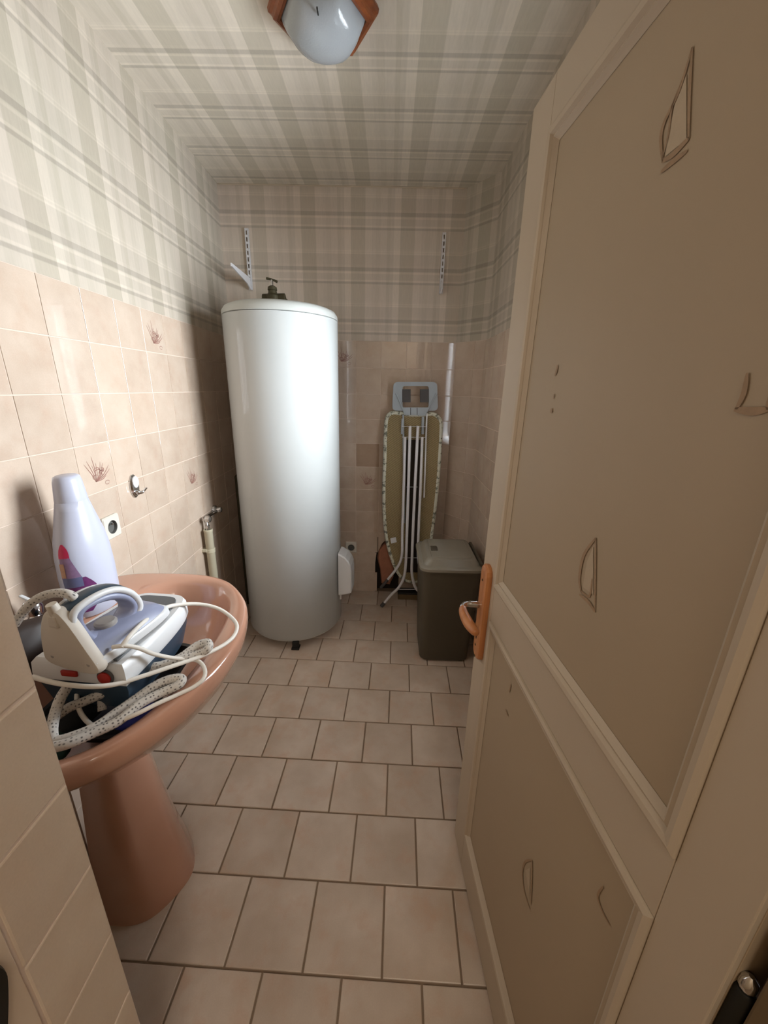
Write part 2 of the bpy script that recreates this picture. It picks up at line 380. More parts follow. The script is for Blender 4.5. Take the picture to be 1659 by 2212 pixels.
full_mesh = {}
def tiled_wall(name, A, B, cols0, hole=None, window=None, z1=HC, dark=(), decor=(), h_extra=0):
    """wall from A to B with the room on its left; local x along, y into the room"""
    dx, dy = B[0]-A[0], B[1]-A[1]; L = math.hypot(dx, dy); ang = math.atan2(dy, dx)
    th = .06
    vs, fs, mi = [], [], []
    def quad(x0, x1, za, zb, m_, y=-TT):
        if x0 == 0: x0 = -.012
        if za == 0: za = -.02
        if x1 == L: x1 = L+.012
        n = len(vs); vs.extend([(x0, y, za), (x1, y, za), (x1, y, zb), (x0, y, zb)]); fs.append((n+3, n+2, n+1, n)); mi.append(m_)
    xs = [0, L]; zs = [0, TOP, z1]
    if window: xs = [0, window[0], window[1], L]; zs = [0, window[2], TOP, window[3], z1]
    if hole: xs = sorted({0, L, hole[0], hole[1]}); zs = [0, hole[3], TOP, z1]
    for x0, x1 in zip(xs, xs[1:]):
        for za, zb in zip(zs, zs[1:]):
            if window and x0 >= window[0]-1e-6 and x1 <= window[1]+1e-6 and za >= window[2]-1e-6 and zb <= window[3]+1e-6: continue
            if hole and x0 >= hole[0]-1e-6 and x1 <= hole[1]+1e-6 and zb <= hole[3]+1e-6: continue
            quad(x0, x1, za, zb, 1 if za < TOP-1e-6 else 0, -TT if za < TOP-1e-6 else -.001)
    # back skin and ends
    n = len(vs); vs.extend([(-.05, -th, 0), (L+.05, -th, 0), (L+.05, -th, z1), (-.05, -th, z1)])
    if not window: fs.append((n, n+1, n+2, n+3)); mi.append(1)
    def side(a, b, m_=1):
        n = len(vs); vs.extend([(a[0], -TT, a[1]), (b[0], -TT, b[1]), (b[0], -th, b[1]), (a[0], -th, a[1])]); fs.append((n, n+1, n+2, n+3)); mi.append(m_)
    side((0, 0), (0, z1)); side((L, 0), (L, z1)); side((0, z1), (L, z1))
    if window:
        a, b, c, d = window
        for p, q in (((a, c), (b, c)), ((b, c), (b, d)), ((b, d), (a, d)), ((a, d), (a, c))): side(p, q)
        for x0, x1 in zip(xs, xs[1:]):
            for za, zb in zip(zs, zs[1:]):
                if x0 >= a-1e-6 and x1 <= b+1e-6 and za >= c-1e-6 and zb <= d+1e-6: continue
                quad(x0, x1, za, zb, 1, -th)
    if hole:
        a, b, _, d = hole; dep = -th+.002
        for p, q in (((a, 0), (a, d)), ((b, 0), (b, d)), ((a, d), (b, d))):
            n = len(vs); vs.extend([(p[0], -TT, p[1]), (q[0], -TT, q[1]), (q[0], dep, q[1]), (p[0], dep, p[1])]); fs.append((n, n+1, n+2, n+3)); mi.append(2)
        quad(a, b, 0, d, 2, dep)
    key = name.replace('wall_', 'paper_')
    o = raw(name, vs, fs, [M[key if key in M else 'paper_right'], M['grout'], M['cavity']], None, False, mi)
    o.location = (A[0], A[1], 0); o.rotation_euler = (0, 0, ang); o['kind'] = 'structure'
    # tiles
    u = cols0-TS if cols0 < TS else 0
    ci = 0; edges = []
    u = cols0
    edges = [0.0] + ([] if cols0 < 1e-6 else [cols0]); x = cols0
    while x + TS < L - .004: x += TS; edges.append(x)
    if L - edges[-1] > .012: edges.append(L)
    for ci, (a, b) in enumerate(zip(edges, edges[1:])):
        for ri in range(11):
            za, zb = TS*ri, TS*(ri+1)
            a_, b_, za_, zb_ = a+G/2, b-G/2, za+G/2, zb-G/2
            if window:
                if a_ >= window[0]-.001 and b_ <= window[1]+.001 and za_ >= window[2]-.001 and zb_ <= window[3]+.001: continue
                if b > window[0] and a < window[1] and zb > window[2] and za < window[3]:
                    if a < window[0]: b_ = min(b_, window[0])
                    elif b > window[1]: a_ = max(a_, window[1])
                    if za < window[2]: zb_ = min(zb_, window[2]) if (a_ >= window[0]-.001 and b_ <= window[1]+.001) else zb_
                    if b_-a_ < .005 or zb_-za_ < .005: continue
            poly = [(a_, za_), (b_, za_), (b_, zb_), (a_, zb_)]
            if hole and name == 'wall_back':
                if ci == HC_[0] and ri < 3: poly = HOLE_POLYS[ri](a_, b_, za_, zb_)
                if ci == HC_[0]-1 and ri < 3:
                    if ri < 2: continue
                    poly = [(a_, za_+.115), (C3X-.003, za_+.102), (C3X+.029, za_+.068), (C3X+.045, za_+.030), (b_, za_+.004), (b_, zb_), (a_, zb_)]
            w_, h_ = b_-a_, zb_-za_
            cx, cz = a_, za_
            rel = [(p[0]-cx, p[1]-cz) for p in poly]
            isf = abs(w_-(TS-G)) < 1e-4 and abs(h_-(TS-G)) < 1e-4 and len(poly) == 4 and abs(rel[0][1]) < 1e-6
            dk = (ci, ri) in dark
            mk = 'tile_dark' if dk else 'tile'
            if isf:
                k = mk
                if k not in full_mesh: full_mesh[k] = slab_mesh('tile', rel, TT+.0002, .0006, True); full_mesh[k].materials.append(M[mk])
                t = bpy.data.objects.new('tile', full_mesh[k]); COL.objects.link(t)
            else:
                t = link('tile', slab_mesh('tile', rel, TT+.0002, .0006, True), M[mk])
            t.parent = o; t.location = (cx, -TT, cz)
            t.rotation_euler = (R.uniform(-.0025, .0025), 0, 0) if False else (0, 0, R.uniform(-.002, .002))
            if dk: t['label'] = 'darker tan plain tile'
            if (ci, ri) in decor:
                t['label'] = 'tile with a pinkish sketched flower spray'
                flower(t, w_, h_, TT+.0005)
    return o
def ribbon(bm, pts, ws, T):
    P = [Vector(p) for p in pts]; V = []
    for i, p in enumerate(P):
        t = (P[min(i+1, len(P)-1)]-P[max(i-1, 0)]).normalized(); nn = Vector((-t.y, t.x))*ws[i]/2
        V.append((bm.verts.new(T(p+nn)), bm.verts.new(T(p-nn))))
    for a, b in zip(V, V[1:]): bm.faces.new((a[0], a[1], b[1], b[0]))
def flower(t, w_, h_, y):
    rr = random.Random(3); bm = bmesh.new(); T = lambda p: (w_-p.x, y, p.y)
    for i in range(11):
        a = math.radians(62+i*11+rr.uniform(-5, 5)); L = rr.uniform(.05, .088); bx, bz = w_*.40, h_*.22
        pts = spline([(bx, bz), (bx-math.cos(a)*L*.5+.006, bz+math.sin(a)*L*.45), (bx-math.cos(a)*L*1.0, bz+math.sin(a)*L*.95+.006)], 5)
        pts = [Vector((p.x, p.y)) for p in pts]; n = len(pts)
        ribbon(bm, pts, [.0008+.0022*math.sin(math.pi*(k/(n-1))) for k in range(n)], T)
    for i in range(7):
        a = math.radians(rr.uniform(0, 360)); c = Vector((w_*.52+rr.uniform(-.02, .02), h_*.38+rr.uniform(-.018, .02)))
        pts = [c+Vector((math.cos(a+q*.55), math.sin(a+q*.55)*.6))*.013 for q in range(7)]
        ribbon(bm, pts, [.001, .002, .0026, .003, .0026, .002, .001], T)
    c = Vector((w_*.74, h_*.14)); pts = [c+Vector((math.cos(q*.8), math.sin(q*.8)*.6))*.011 for q in range(8)]
    ribbon(bm, pts, [.002]*8, T)
    bobj('flower_print', bm, M['print'], t)

# ---------------------------------------------------------------- walls
HX0, HX1, HZ = C3X-.13, C3X+.075, .43      # hole at the foot of the back wall (local x)
HC_ = (3,)
def _pl(f): return f
# the column whose right (towards the corner: smaller u) part is broken away; outline u at heights
HOLE_POLYS = [
    lambda a, b, za, zb: [(C3X+.070, za), (b, za), (b, zb), (C3X+.074, zb)],
    lambda a, b, za, zb: [(C3X+.074, za), (b, za), (b, zb), (C3X+.066, zb), (C3X+.074, (za+zb)/2)],
    lambda a, b, za, zb: [(a, za), (b, za), (b, zb), (a, zb)],
]
first = (C3X+.21272) % TS
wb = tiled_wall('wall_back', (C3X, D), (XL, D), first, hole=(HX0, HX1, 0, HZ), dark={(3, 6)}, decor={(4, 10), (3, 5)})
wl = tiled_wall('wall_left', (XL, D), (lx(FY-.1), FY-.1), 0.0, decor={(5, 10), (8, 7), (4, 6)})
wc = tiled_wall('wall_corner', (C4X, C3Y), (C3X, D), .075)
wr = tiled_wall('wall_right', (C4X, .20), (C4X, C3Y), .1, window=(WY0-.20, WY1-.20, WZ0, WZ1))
for o, z in ((wc, 0),): o['kind'] = 'structure'

# ceiling (papered slab)
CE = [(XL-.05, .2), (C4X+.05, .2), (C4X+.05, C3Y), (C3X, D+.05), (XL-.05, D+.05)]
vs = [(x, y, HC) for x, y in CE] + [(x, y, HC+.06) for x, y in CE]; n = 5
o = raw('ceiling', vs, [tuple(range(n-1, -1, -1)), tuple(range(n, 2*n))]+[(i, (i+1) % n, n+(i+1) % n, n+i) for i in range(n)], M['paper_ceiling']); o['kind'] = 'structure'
# pale paper border where the ceiling meets the back wall
o = box('trim_1', ((XL+C3X)/2, D-.002, HC-.004), (C3X-XL-.01, .003, .007), M['plaster'], bev=.0008, seg=1); o['kind'] = 'structure'

# floor
o = box('floor', (.1, .45, -.035), (2.3, 4.5, .06), M['floor_grout'], bev=0); o['kind'] = 'structure'
floor = o
ROOM = [(XL+.012, FY-.09), (-.4, FY-.09), (-.4, -.12), (.30, -.12), (.30, .21), (C4X, .21), (C4X, C3Y), (C3X, D), (XL, D)]
R1 = [(XL+.003, FY), (C4X-.001, FY), (C4X-.001, C3Y), (C3X, D-.001), (XL+.003, D-.001)]
R2 = [(-.405, -.12), (.30, -.12), (.30, FY), (-.405, FY)]
FA = -.02841; fdX, fdY, Y0 = .20372, .19799, 2.15865
ca, sa = math.cos(FA), math.sin(FA)
f2w = lambda x, y: (x*ca-(y-1.5)*sa, 1.5+x*sa+(y-1.5)*ca)
fl = empty('floor_tiling', (0, 0, 0)); fl['kind'] = 'structure'
bpy.data.objects.remove(fl)
full_floor = None
for r in range(-3, 12):
    yt = Y0-r*fdY; off = .1303+.0018*r-(.1 if r % 2 else 0)
    for k in range(-8, 5):
        x0 = off+(k-.0)*fdX
        g = .0028
        q = [f2w(x, y) for x, y in ((x0+g, yt-fdY+g), (x0+fdX-g, yt-fdY+g), (x0+fdX-g, yt-g), (x0+g, yt-g))]
        for zone in ((R1,) if q[2][1] > FY+.02 and q[0][1] > FY-.25 and max(p[1] for p in q) > FY else ()) :
            pass
        cy = sum(p[1] for p in q)/4
        parts = []
        a = clip(q, R1); b = clip(q, R2)
        ar = lambda P: abs(sum(P[i][0]*P[(i+1) % len(P)][1]-P[(i+1) % len(P)][0]*P[i][1] for i in range(len(P))))/2 if P else 0
        A_, B_ = ar(a), ar(b); F0 = ar(q)
        if A_+B_ > F0*.985: poly = q
        elif A_ > B_: poly = a
        else: poly = b
        if ar(poly) < F0*.04: continue
        if ar(poly) > F0*.99 and len(poly) == 4:
            c0 = q[0]
            if full_floor is None:
                full_floor = slab_mesh('tile', [(p[0]-c0[0], p[1]-c0[1]) for p in q], .008, .0018, False); full_floor.materials.append(M['floor_tile'])
            t = bpy.data.objects.new('tile', full_floor); COL.objects.link(t)
        else:
            c0 = poly[0]
            t = link('tile', slab_mesh('tile', [(p[0]-c0[0], p[1]-c0[1]) for p in poly], .008, .0018, False), M['floor_tile'])
        t.location = (c0[0], c0[1], -.008+R.uniform(-.0004, .0004)+.035-.035); t.parent = floor

# near wall at the left of the doorway: tiled end, then cream jamb with the lock keeper
nw = box('wall_near', (-.41-.0015-.06, (FY+.10)/2-.0, HC/2), (.12, FY-.10-.004, HC), M['grout'], bev=0); nw['kind'] = 'structure'
for ri in range(16):
    for (a, b) in ((.262, FY-.002),):
        za, zb = TS*ri+G/2, min(TS*(ri+1)-G/2, HC)
        bm = bmesh.new(); add_box(bm, (-.4135, (a+b)/2, (za+zb)/2), (.0075, b-a, zb-za), .0026, 2)
        bobj('tile', bm, M['near_tile'], nw)
o = box('door_jamb', (-.4150, .18, HC/2-.1), (.0105, .155, 2.2), M['near_jamb'], nw, .001); o['label'] = 'cream painted door jamb'
bm = bmesh.new()
pr = [(y, z) for y, z in ((.2, .66), (.224, .73), (.243, .79), (.246, .82), (.230, .86), (.2, .89))]
pr = [(p.x, p.y) for p in spline([(a, b, 0) for a, b in pr], 4)]
add_loft(bm, [[(-.4095, y, z) for y, z in pr], [(-.404, y-.003, z) for y, z in pr]])
o = bobj('lock_keeper', bm, M['black_metal'], nw, False); o['label'] = 'dark metal lock keeper'
# front wall closing the room left of the doorway, and the rest of the hall behind the camera
def struct_box(name, c, s, mat): o = box(name, c, s, mat, bev=0); o['kind'] = 'structure'; return o
struct_box('wall_front_left', ((XL-.02-.53)/2-.0, FY-.13, HC/2), (.46, .1, HC), M['plaster'])
struct_box('wall_front_right', (.50, .135, HC/2), (.14, .10, HC), M['plaster'])
struct_box('wall_above_door', (-.05, .13, 2.24), (.78, .10, .48), M['plaster'])
struct_box('wall_hall_left', (-.57, -.80, HC/2), (.06, 1.75, HC), M['plaster'])
struct_box('wall_hall_right', (1.03, -.80, HC/2), (.06, 1.75, HC), M['plaster'])
struct_box('wall_hall_back', (.23, -1.70, HC/2), (1.66, .06, HC), M['plaster'])
struct_box('ceiling_hall', (.23, -.76, HC+.03), (1.7, 1.9, .06), M['plaster'])
struct_box('wall_hall_return', (.80, .09, HC/2), (.46, .05, HC), M['plaster'])

# window in the right wall
wn = empty('window_1', (C4X, WY0, WZ0)); wn['kind'] = 'structure'
ww, wh = WY1-WY0, WZ1-WZ0
for nm, c, s in (('window_sill', (.02, ww/2, .012), (.10, ww, .022)), ('window_head', (.03, ww/2, wh-.02), (.05, ww, .04)), ('window_jamb', (.03, .02, wh/2), (.05, .04, wh-.08)), ('window_jamb', (.03, ww-.02, wh/2), (.05, .04, wh-.08)), ('glazing_bar', (.035, ww/2, wh/2), (.03, .022, wh-.06))):
    o = box(nm, c, s, M['white_plastic'], wn, .003)
    if nm == 'window_sill': o.location.z = 0
for i in range(2):
    box('pane', (.035, .04+(ww-.08)*(.25+.5*i), wh/2), (.004, (ww-.08)/2-.014, wh-.10), M['pane'], wn, 0)

# ---------------------------------------------------------------- door, open into the room on the right
DA = .06608; dw = .722
hx, hy = .25596+math.tan(DA)*(.91937-.2), .2
dr = empty('door_1', (hx, hy, 0), math.pi/2+DA); dr['kind'] = 'structure'; dr['label'] = 'cream panelled door standing open on the right, brush marks on its panels'
ZT = 1.934
PX0, PX1 = .098, .605
UP = (PX0-.030, PX1+.025, .985, 1.858); LOW = (PX0-.030, PX1+.025, .145, .892)
box('leaf', (dw/2, -.0235, ZT/2+.005), (dw, .033, ZT-.01), M['door_panel'], dr, .001)
for nm, x0, x1, z0, z1 in (('stile', 0, UP[0], .006, ZT), ('stile', UP[1], dw, .006, ZT), ('rail', UP[0], UP[1], UP[3], ZT), ('rail', UP[0], UP[1], LOW[3], UP[2]), ('rail', UP[0], UP[1], .006, LOW[2])):
    box(nm, ((x0+x1)/2, -.0035, (z0+z1)/2), (x1-x0-.0004, .007, z1-z0-.0004), M['door'], dr, .0012)
for x0, x1, z0, z1 in (UP, LOW):
    bm = bmesh.new(); L_ = []
    for off, h in ((0, -.004), (.001, .0035), (.007, .006), (.014, .0045), (.018, -.0005), (.022, .001), (.026, -.003), (.030, -.0065)):
        L_.append([(x0+off, h, z0+off), (x1-off, h, z0+off), (x1-off, h, z1-off), (x0+off, h, z1-off)])
    add_loft(bm, L_, False, False); bobj('moulding', bm, M['door'], dr, False)
# brush marks: outlines read off the photograph, lying in the door plane
dinv = Matrix.Rotation(-(math.pi/2+DA), 4, 'Z')
def dpt(px, py):
    r = _ray((px-W_/2)/F_, (py-H_/2)/F_); nrm = Vector((-math.cos(DA), -math.sin(DA), 0)); o_ = Vector((hx, hy, 0))
    t = (o_-CAM).dot(nrm)/r.dot(nrm); q = dinv @ (CAM+r*t-o_); return Vector((q.x, q.z))
def mark(paths, fill=None, label='brown brush mark'):
    bm = bmesh.new(); T = lambda p: (p.x, -.0058, p.y)
    for wd, pp in paths:
        P = [dpt(*p) for p in pp]
        P = [Vector((p.x, p.y)) for p in spline([(a.x, a.y, 0) for a in P], 4)]; n = len(P)
        ribbon(bm, P, [wd*(.45+.55*math.sin(math.pi*(i/(n-1)))) for i in range(n)], T)
    o = bobj('brush_mark', bm, M['door_mark'], dr); o['label'] = label
    if fill:
        P = [dpt(*p) for p in fill]
        bm = bmesh.new(); bm.faces.new([bm.verts.new((p.x, -.0063, p.y)) for p in P]); bobj('brush_fill', bm, M['door_mark_light'], o)
mark([(.005, [(1483, 100), (1455, 195), (1424, 262), (1416, 300), (1420, 348)]), (.004, [(1483, 100), (1477, 200), (1475, 300)]), (.006, [(1418, 348), (1440, 335), (1466, 308), (1476, 298)]), (.006, [(1416, 371), (1440, 350), (1472, 325)]), (.003, [(1418, 345), (1432, 290), (1440, 230), (1462, 170)])], [(1424, 338), (1434, 280), (1446, 220), (1470, 160), (1470, 300)], 'tall brown and cream sail-shaped brush mark')
mark([(.006, [(1278, 1162), (1252, 1200), (1243, 1250), (1247, 1280)]), (.004, [(1278, 1162), (1277, 1230), (1276, 1320)]), (.006, [(1243, 1284), (1262, 1300), (1276, 1322)]), (.004, [(1245, 1275), (1264, 1288), (1270, 1250)])], [(1250, 1268), (1258, 1215), (1272, 1180), (1272, 1285)], 'curved brown sail-shaped brush mark beside the handle')
mark([(.005, [(1600, 805), (1592, 850), (1576, 884)]), (.007, [(1572, 884), (1610, 888), (1645, 884)]), (.004, [(1652, 845), (1645, 870), (1643, 886)])])
mark([(.006, [(1197, 788), (1195, 800), (1191, 812)]), (.003, [(1190, 850), (1188, 862)]), (.008, [(1184, 882), (1184, 892)])], None, 'small brown spots')
mark([(.005, [(1143, 1858), (1142, 1900), (1140, 1955)]), (.005, [(1142, 1858), (1128, 1862), (1122, 1885), (1126, 1925), (1138, 1965)])], [(1128, 1880), (1138, 1875), (1137, 1935)], 'curved brown mark low on the door')
mark([(.004, [(1294, 1915), (1282, 1935), (1290, 1965), (1308, 2000)])])
mark([(.005, [(1098, 1478), (1094, 1495)]), (.005, [(1086, 1532), (1092, 1547)])], None, 'two small brown spots')
# handle set
hs = bmesh.new()
def capsule(x0, x1, z0, z1, r, y, k=6):
    out = []
    for i in range(k+1): a = math.pi*i/k; out.append(((x0+x1)/2+(x1-x0)/2*math.cos(a), y, z1-r+r*math.sin(a)))
    for i in range(k+1): a = math.pi+math.pi*i/k; out.append(((x0+x1)/2+(x1-x0)/2*math.cos(a), y, z0+r+r*math.sin(a)))
    return out
def shrinkc(ring, s, y):
    cx = sum(p[0] for p in ring)/len(ring); cz = sum(p[2] for p in ring)/len(ring)
    return [(cx+(p[0]-cx)*s, y, cz+(p[2]-cz)*(1-(1-s)*.25)) for p in ring]
hp = bobj('handle_plate', hs, M['plate_wood'], dr)
hp.name = 'handle_plate'
bm = bmesh.new(); rg = capsule(.650, .700, .748, 1.022, .022, 0)
add_loft(bm, [shrinkc(rg, 1, 0), shrinkc(rg, 1, .008), shrinkc(rg, .90, .013), shrinkc(rg, .6, .0155)])
me = bpy.data.meshes.new('handle_plate'); bmesh.ops.recalc_face_normals(bm, faces=bm.faces); bm.to_mesh(me); bm.free(); hp.data = me; me.materials.append(M['plate_wood'])
hp['label'] = 'honey-coloured wooden plate with rounded ends'
lz = .905; lx0 = .682
tube('lever_shank', spline([(lx0, .012, lz), (lx0, .030, lz+.002), (lx0-.001, .050, lz+.003), (lx0-.010, .060, lz+.002), (lx0-.018, .063, lz)], 5), [.0085]*8+[.0075]*6+[.007]*7, M['chrome'], hp, 12)['label'] = 'chrome lever neck'
pts = spline([(lx0-.014, .061, lz+.002), (lx0-.035, .063, lz-.004), (lx0-.07, .060, lz-.008), (lx0-.098, .055, lz-.008), (lx0-.112, .052, lz-.007)], 5)
n = len(pts); tube('lever_grip', pts, [.0075+.0052*math.sin(math.pi*min(1, (i/(n-1))*1.05))**.7 if i < n-1 else .004 for i in range(n)], M['plate_wood'], hp, 14)['label'] = 'wooden lever grip'
bm = bmesh.new(); add_box(bm, (.675, .0158, .815), (.004, .001, .012), 0); bobj('keyhole', bm, M['dark'], hp)
for z in (.98, .79, .755): lathe('screw', [(.0035, 0), (.0035, .001), (.002, .0018)], M['brass'], hp, (.675, .0150, z), 10, M4=Matrix.Rotation(-math.pi/2, 4, 'X'))
# frame post and hinges at the bottom right
fp = box('trim_2', (.353, .145, 1.0), (.075, .085, 2.0), M['jamb_brown'], bev=.003); fp['kind'] = 'structure'
for z in (.90, 1.72, .25):
    h = empty('hinge', (.318, .196, z), 0, 'black barrel hinge of the open door at height %s' % {.90: 'of the handle', 1.72: 'near the top', .25: 'near the floor'}[z], 'hinge', 'door hinges')
    lathe('barrel', [(.0075, -.05), (.0075, .045), (.006, .047)], M['black_metal'], h, n=14)
    lathe('finial', [(.005, .046), (.007, .052), (.006, .06), (.002, .064)], M['chrome'], h, n=12)

# ---------------------------------------------------------------- water heater
TX, TY, TR = -.552, 2.133, .28
t = empty('water_heater', (TX, TY, 0), 0, 'tall white cylindrical water heater standing in the back left corner', 'water heater')
lathe('tank', [(TR-.03, .055), (TR-.006, .058), (TR, .066), (TR, 1.745)], M['enamel'], t, n=96)
lathe('top_cover', [(TR-.0015, 1.748), (TR+.001, 1.750), (TR-.001, 1.768), (TR-.012, 1.785), (TR-.035, 1.795), (TR-.10, 1.803), (.02, 1.806)], M['enamel_lid'], t, n=96)
lathe('base_rim', [(TR-.04, .047), (TR-.012, .047), (TR-.010, .056), (TR-.04, .057)], M['enamel_lid'], t, n=64)
fa = math.atan2(-TY, -TX+.10)
for a in (math.radians(-78), math.radians(42), math.radians(162)):
    x, y = (TR-.035)*math.cos(a), (TR-.035)*math.sin(a)
    if a < 0: x, y = .050, -.262
    bm = bmesh.new(); add_box(bm, (x, y, .026), (.034, .032, .048), .003); add_box(bm, (x, y, .006), (.044, .044, .010), .002)
    bobj('foot', bm, M['dark'], t)
# terminal hood on the right side
bm = bmesh.new(); rings = []
prof = [(.513, .0), (.508, .022), (.490, .050), (.465, .070), (.435, .082), (.40, .085), (.30, .086), (.262, .084), (.252, .060), (.240, .0)]
for yy, s in ((-.060, .94), (-.055, 1), (.055, 1), (.060, .94)):
    rings.append([(TR-.02+d*s+ (.02 if d == 0 else .012), yy, .38+(z-.38)*s) for z, d in prof])
add_loft(bm, rings); o = bobj('terminal_hood', bm, M['white_plastic'], t, False); 
o.rotation_euler = (0, 0, math.radians(-4))
box('hood_flange', (TR+.004, -.052, .225), (.010, .012, .045), M['white_plastic'], t, .002)
# stop valve on top
v = empty('stop_valve', (-.588, 2.13, 1.8065), 0, 'tarnished brass stop valve with T handle on top of the water heater', 'valve')
bm = bmesh.new()
add_loft(bm, [circle((0, 0, z), r, 18) for r, z in ((.034, 0), (.036, .020), (.032, .048), (.022, .058), (.020, .070), (.023, .073), (.021, .086), (.011, .092))])
add_tube(bm, [(-.05, .01, .032), (0, .01, .034), (.058, .01, .036)], .026, 14)
bobj('body', bm, M['brass'], v, True, 35)
tube('stem', [(0, 0, .088), (0, 0, .118)], .0055, M['chrome'], v, 10)
tube('tee_handle', [(-.026, 0, .124), (-.008, 0, .120), (.010, 0, .116), (.026, 0, .109)], [.006, .005, .005, .006], M['brass'], v, 10)
tube('pipe_to_wall', spline([(-.05, .01, .032), (-.09, .03, .026), (-.16, .10, .020), (-.30, .26, .020)], 6), .009, M['brass'], v, 10)
tube('copper_outlet', [(.05, .01, .036), (.055, .04, .036), (.055, .37, .036)], .009, M['brass'], v, 10)
# pipes behind the heater
tube('copper_pipe', [(-.925, 2.30, .02), (-.925, 2.30, .9), (-.925, 2.49, .95), (-.925, 2.53, .95)], .009, M['brass'], None, 10)
tag(bpy.data.objects['copper_pipe'], 'thin dark pipe rising in the shade behind the water heater', 'pipe')

# ---------------------------------------------------------------- standpipe and wall taps
sp = empty('standpipe', (-.928, 1.875, 0), 0, 'beige plastic drain pipe standing against the left tiled wall', 'pipe')
lathe('pipe', [(.021, 0), (.021, .70), (.0225, .702), (.0225, .712), (.019, .714), (.018, .66)], M['pvc'], sp, n=24)
lathe('coupling', [(.021, .585), (.0235, .587), (.0235, .605), (.021, .607)], M['pvc'], sp, n=24)
box('wall_clip', (-.022, 0, .60), (.03, .05, .016), M['pvc'], sp, .003)
tp = empty('washing_machine_tap', (-.965, 1.93, .765), 0, 'chrome double wall tap above the beige drain pipe', 'tap')
Rx = Matrix.Rotation(math.pi/2, 4, 'X'); Ry = Matrix.Rotation(math.pi/2, 4, 'Y')
tube('body', [(.012, -.05, 0), (.012, .085, -.004)], .010, M['chrome'], tp, 14)
lathe('knob', [(.004, 0), (.016, .004), (.019, .014), (.017, .026), (.008, .032)], M['chrome'], tp, (.030, -.058, .006), 20, M4=Ry)
lathe('wall_flange', [(.026, 0), (.024, .012), (.012, .022)], M['chrome'], tp, (.001, .11, .004), 20, M4=Ry)
lathe('knob', [(.004, 0), (.015, .004), (.018, .012), (.014, .024), (.006, .028)], M['chrome'], tp, (.022, .105, .006), 20, M4=Ry)
tube('spout', [(.024, -.040, -.004), (.030, -.046, -.03), (.034, -.05, -.062)], .0085, M['chrome'], tp, 12)
lathe('nut', [(.013, 0), (.013, .012)], M['chrome'], tp, (.032, -.047, -.045), 6)
tube('outlet', [(.012, .06, 0), (.014, .062, -.022)], .008, M['chrome'], tp, 12)

# ---------------------------------------------------------------- sockets and hook
def socket(name_label, loc, rz):
    s = empty('power_socket', loc, rz, name_label, 'socket', 'wall sockets')
    bm = bmesh.new(); n = 24; o1 = rrect(0, 0, .040, .040, .006, k=5)
    T3 = lambda ring, y: [(p[0], y, p[1]) for p in ring]
    inner = lambda r, y: [(r*math.cos(2*math.pi*(i+.5)/n), y, r*math.sin(2*math.pi*(i+.5)/n)) for i in range(n)]
    add_loft(bm, [T3(o1, 0), T3(o1, .007), T3([(p[0]*.92, p[1]*.92) for p in o1], .011), inner(.0235, .011)], True, False)
    bobj('cover', bm, M['cream_plastic'], s, False)
    bm = bmesh.new(); add_loft(bm, [inner(.0235, .011), inner(.0225, .0095), inner(.0215, .001)], False, True); bobj('well', bm, M['socket_dark'], s)
    lathe('earth_pin', [(.003, 0), (.003, .012), (.001, .014)], M['chrome'], s, (0, .001, .010), 10, M4=Matrix.Rotation(-math.pi/2, 4, 'X'))
    return s
socket('white square wall socket low on the back wall, right of the water heater', (-.247, D-.0008, .349), math.pi)
socket('white square wall socket on the left wall, behind the white bottle', (lx(1.235)+.0008, 1.235, .958), -math.pi/2+LA)
hk = empty('towel_hook', (lx(1.40)+.001, 1.398, 1.062), -math.pi/2+LA, 'chrome towel hook with a white oval disc on the left tiled wall', 'hook')
def oval(cx, cz, a, b, y, n=24): return [(cx+a*math.cos(2*math.pi*i/n), y, cz+b*math.sin(2*math.pi*i/n)) for i in range(n)]
bm = bmesh.new(); add_loft(bm, [oval(0, 0, .024, .044, 0), oval(0, 0, .024, .044, .004), oval(0, 0, .019, .038, .009)]); bobj('backplate', bm, M['chrome'], hk, True, 40)
bm = bmesh.new(); add_loft(bm, [oval(0, .016, .017, .022, .008), oval(0, .016, .017, .022, .012), oval(0, .016, .013, .018, .015)]); bobj('disc', bm, M['white_plastic'], hk, True, 40)
tube('arm', spline([(0, .006, -.022), (-.003, .018, -.026), (-.010, .028, -.022), (-.020, .036, -.010)], 5), [.010]*5+[.006]*5+[.0035]*5+[.0035], M['chrome'], hk, 12)

# ---------------------------------------------------------------- slotted shelf uprights with brackets
def upright(label, x, z0, z1, tipy, rz=0, arm=True):
    s = empty('shelf_bracket', (x, D-.001, z0), rz, label, 'shelf bracket', 'slotted shelf brackets on the back wall')
    H = z1-z0
    bm = bmesh.new()
    add_box(bm, (-.009, -.006, H/2), (.002, .012, H), 0); add_box(bm, (.009, -.006, H/2), (.002, .012, H), 0)
    nsl = int(H/.032)
    for k in range(nsl+1):
        z = .006+k*(H-.012)/nsl
        add_box(bm, (0, -.0122, z), (.020, .0016, .012), 0)
        if k < nsl:
            for sx in (-1, 1): add_box(bm, (sx*.007, -.0122, z+(H-.012)/nsl/2), (.006, .0016, (H-.012)/nsl-.010), 0)
    bobj('upright', bm, M['white_tube'], s)
    L = tipy
    bm = bmesh.new()
    add_loft(bm, [[(sx, y, z) for y, z in ((-.012, .000), (-.012, .062), (-.03, .060), (-L, .062), (-L, .048), (-.06, .020))] for sx in (-.003, .003)])
    bobj('arm', bm, M['white_tube'], s)
    return s
upright('white slotted shelf bracket above the water heater', -.828, 1.965, 2.272, .29)
upright('white slotted shelf bracket at the right end of the back wall, above the ironing board', .284, 1.965, 2.270, .05)

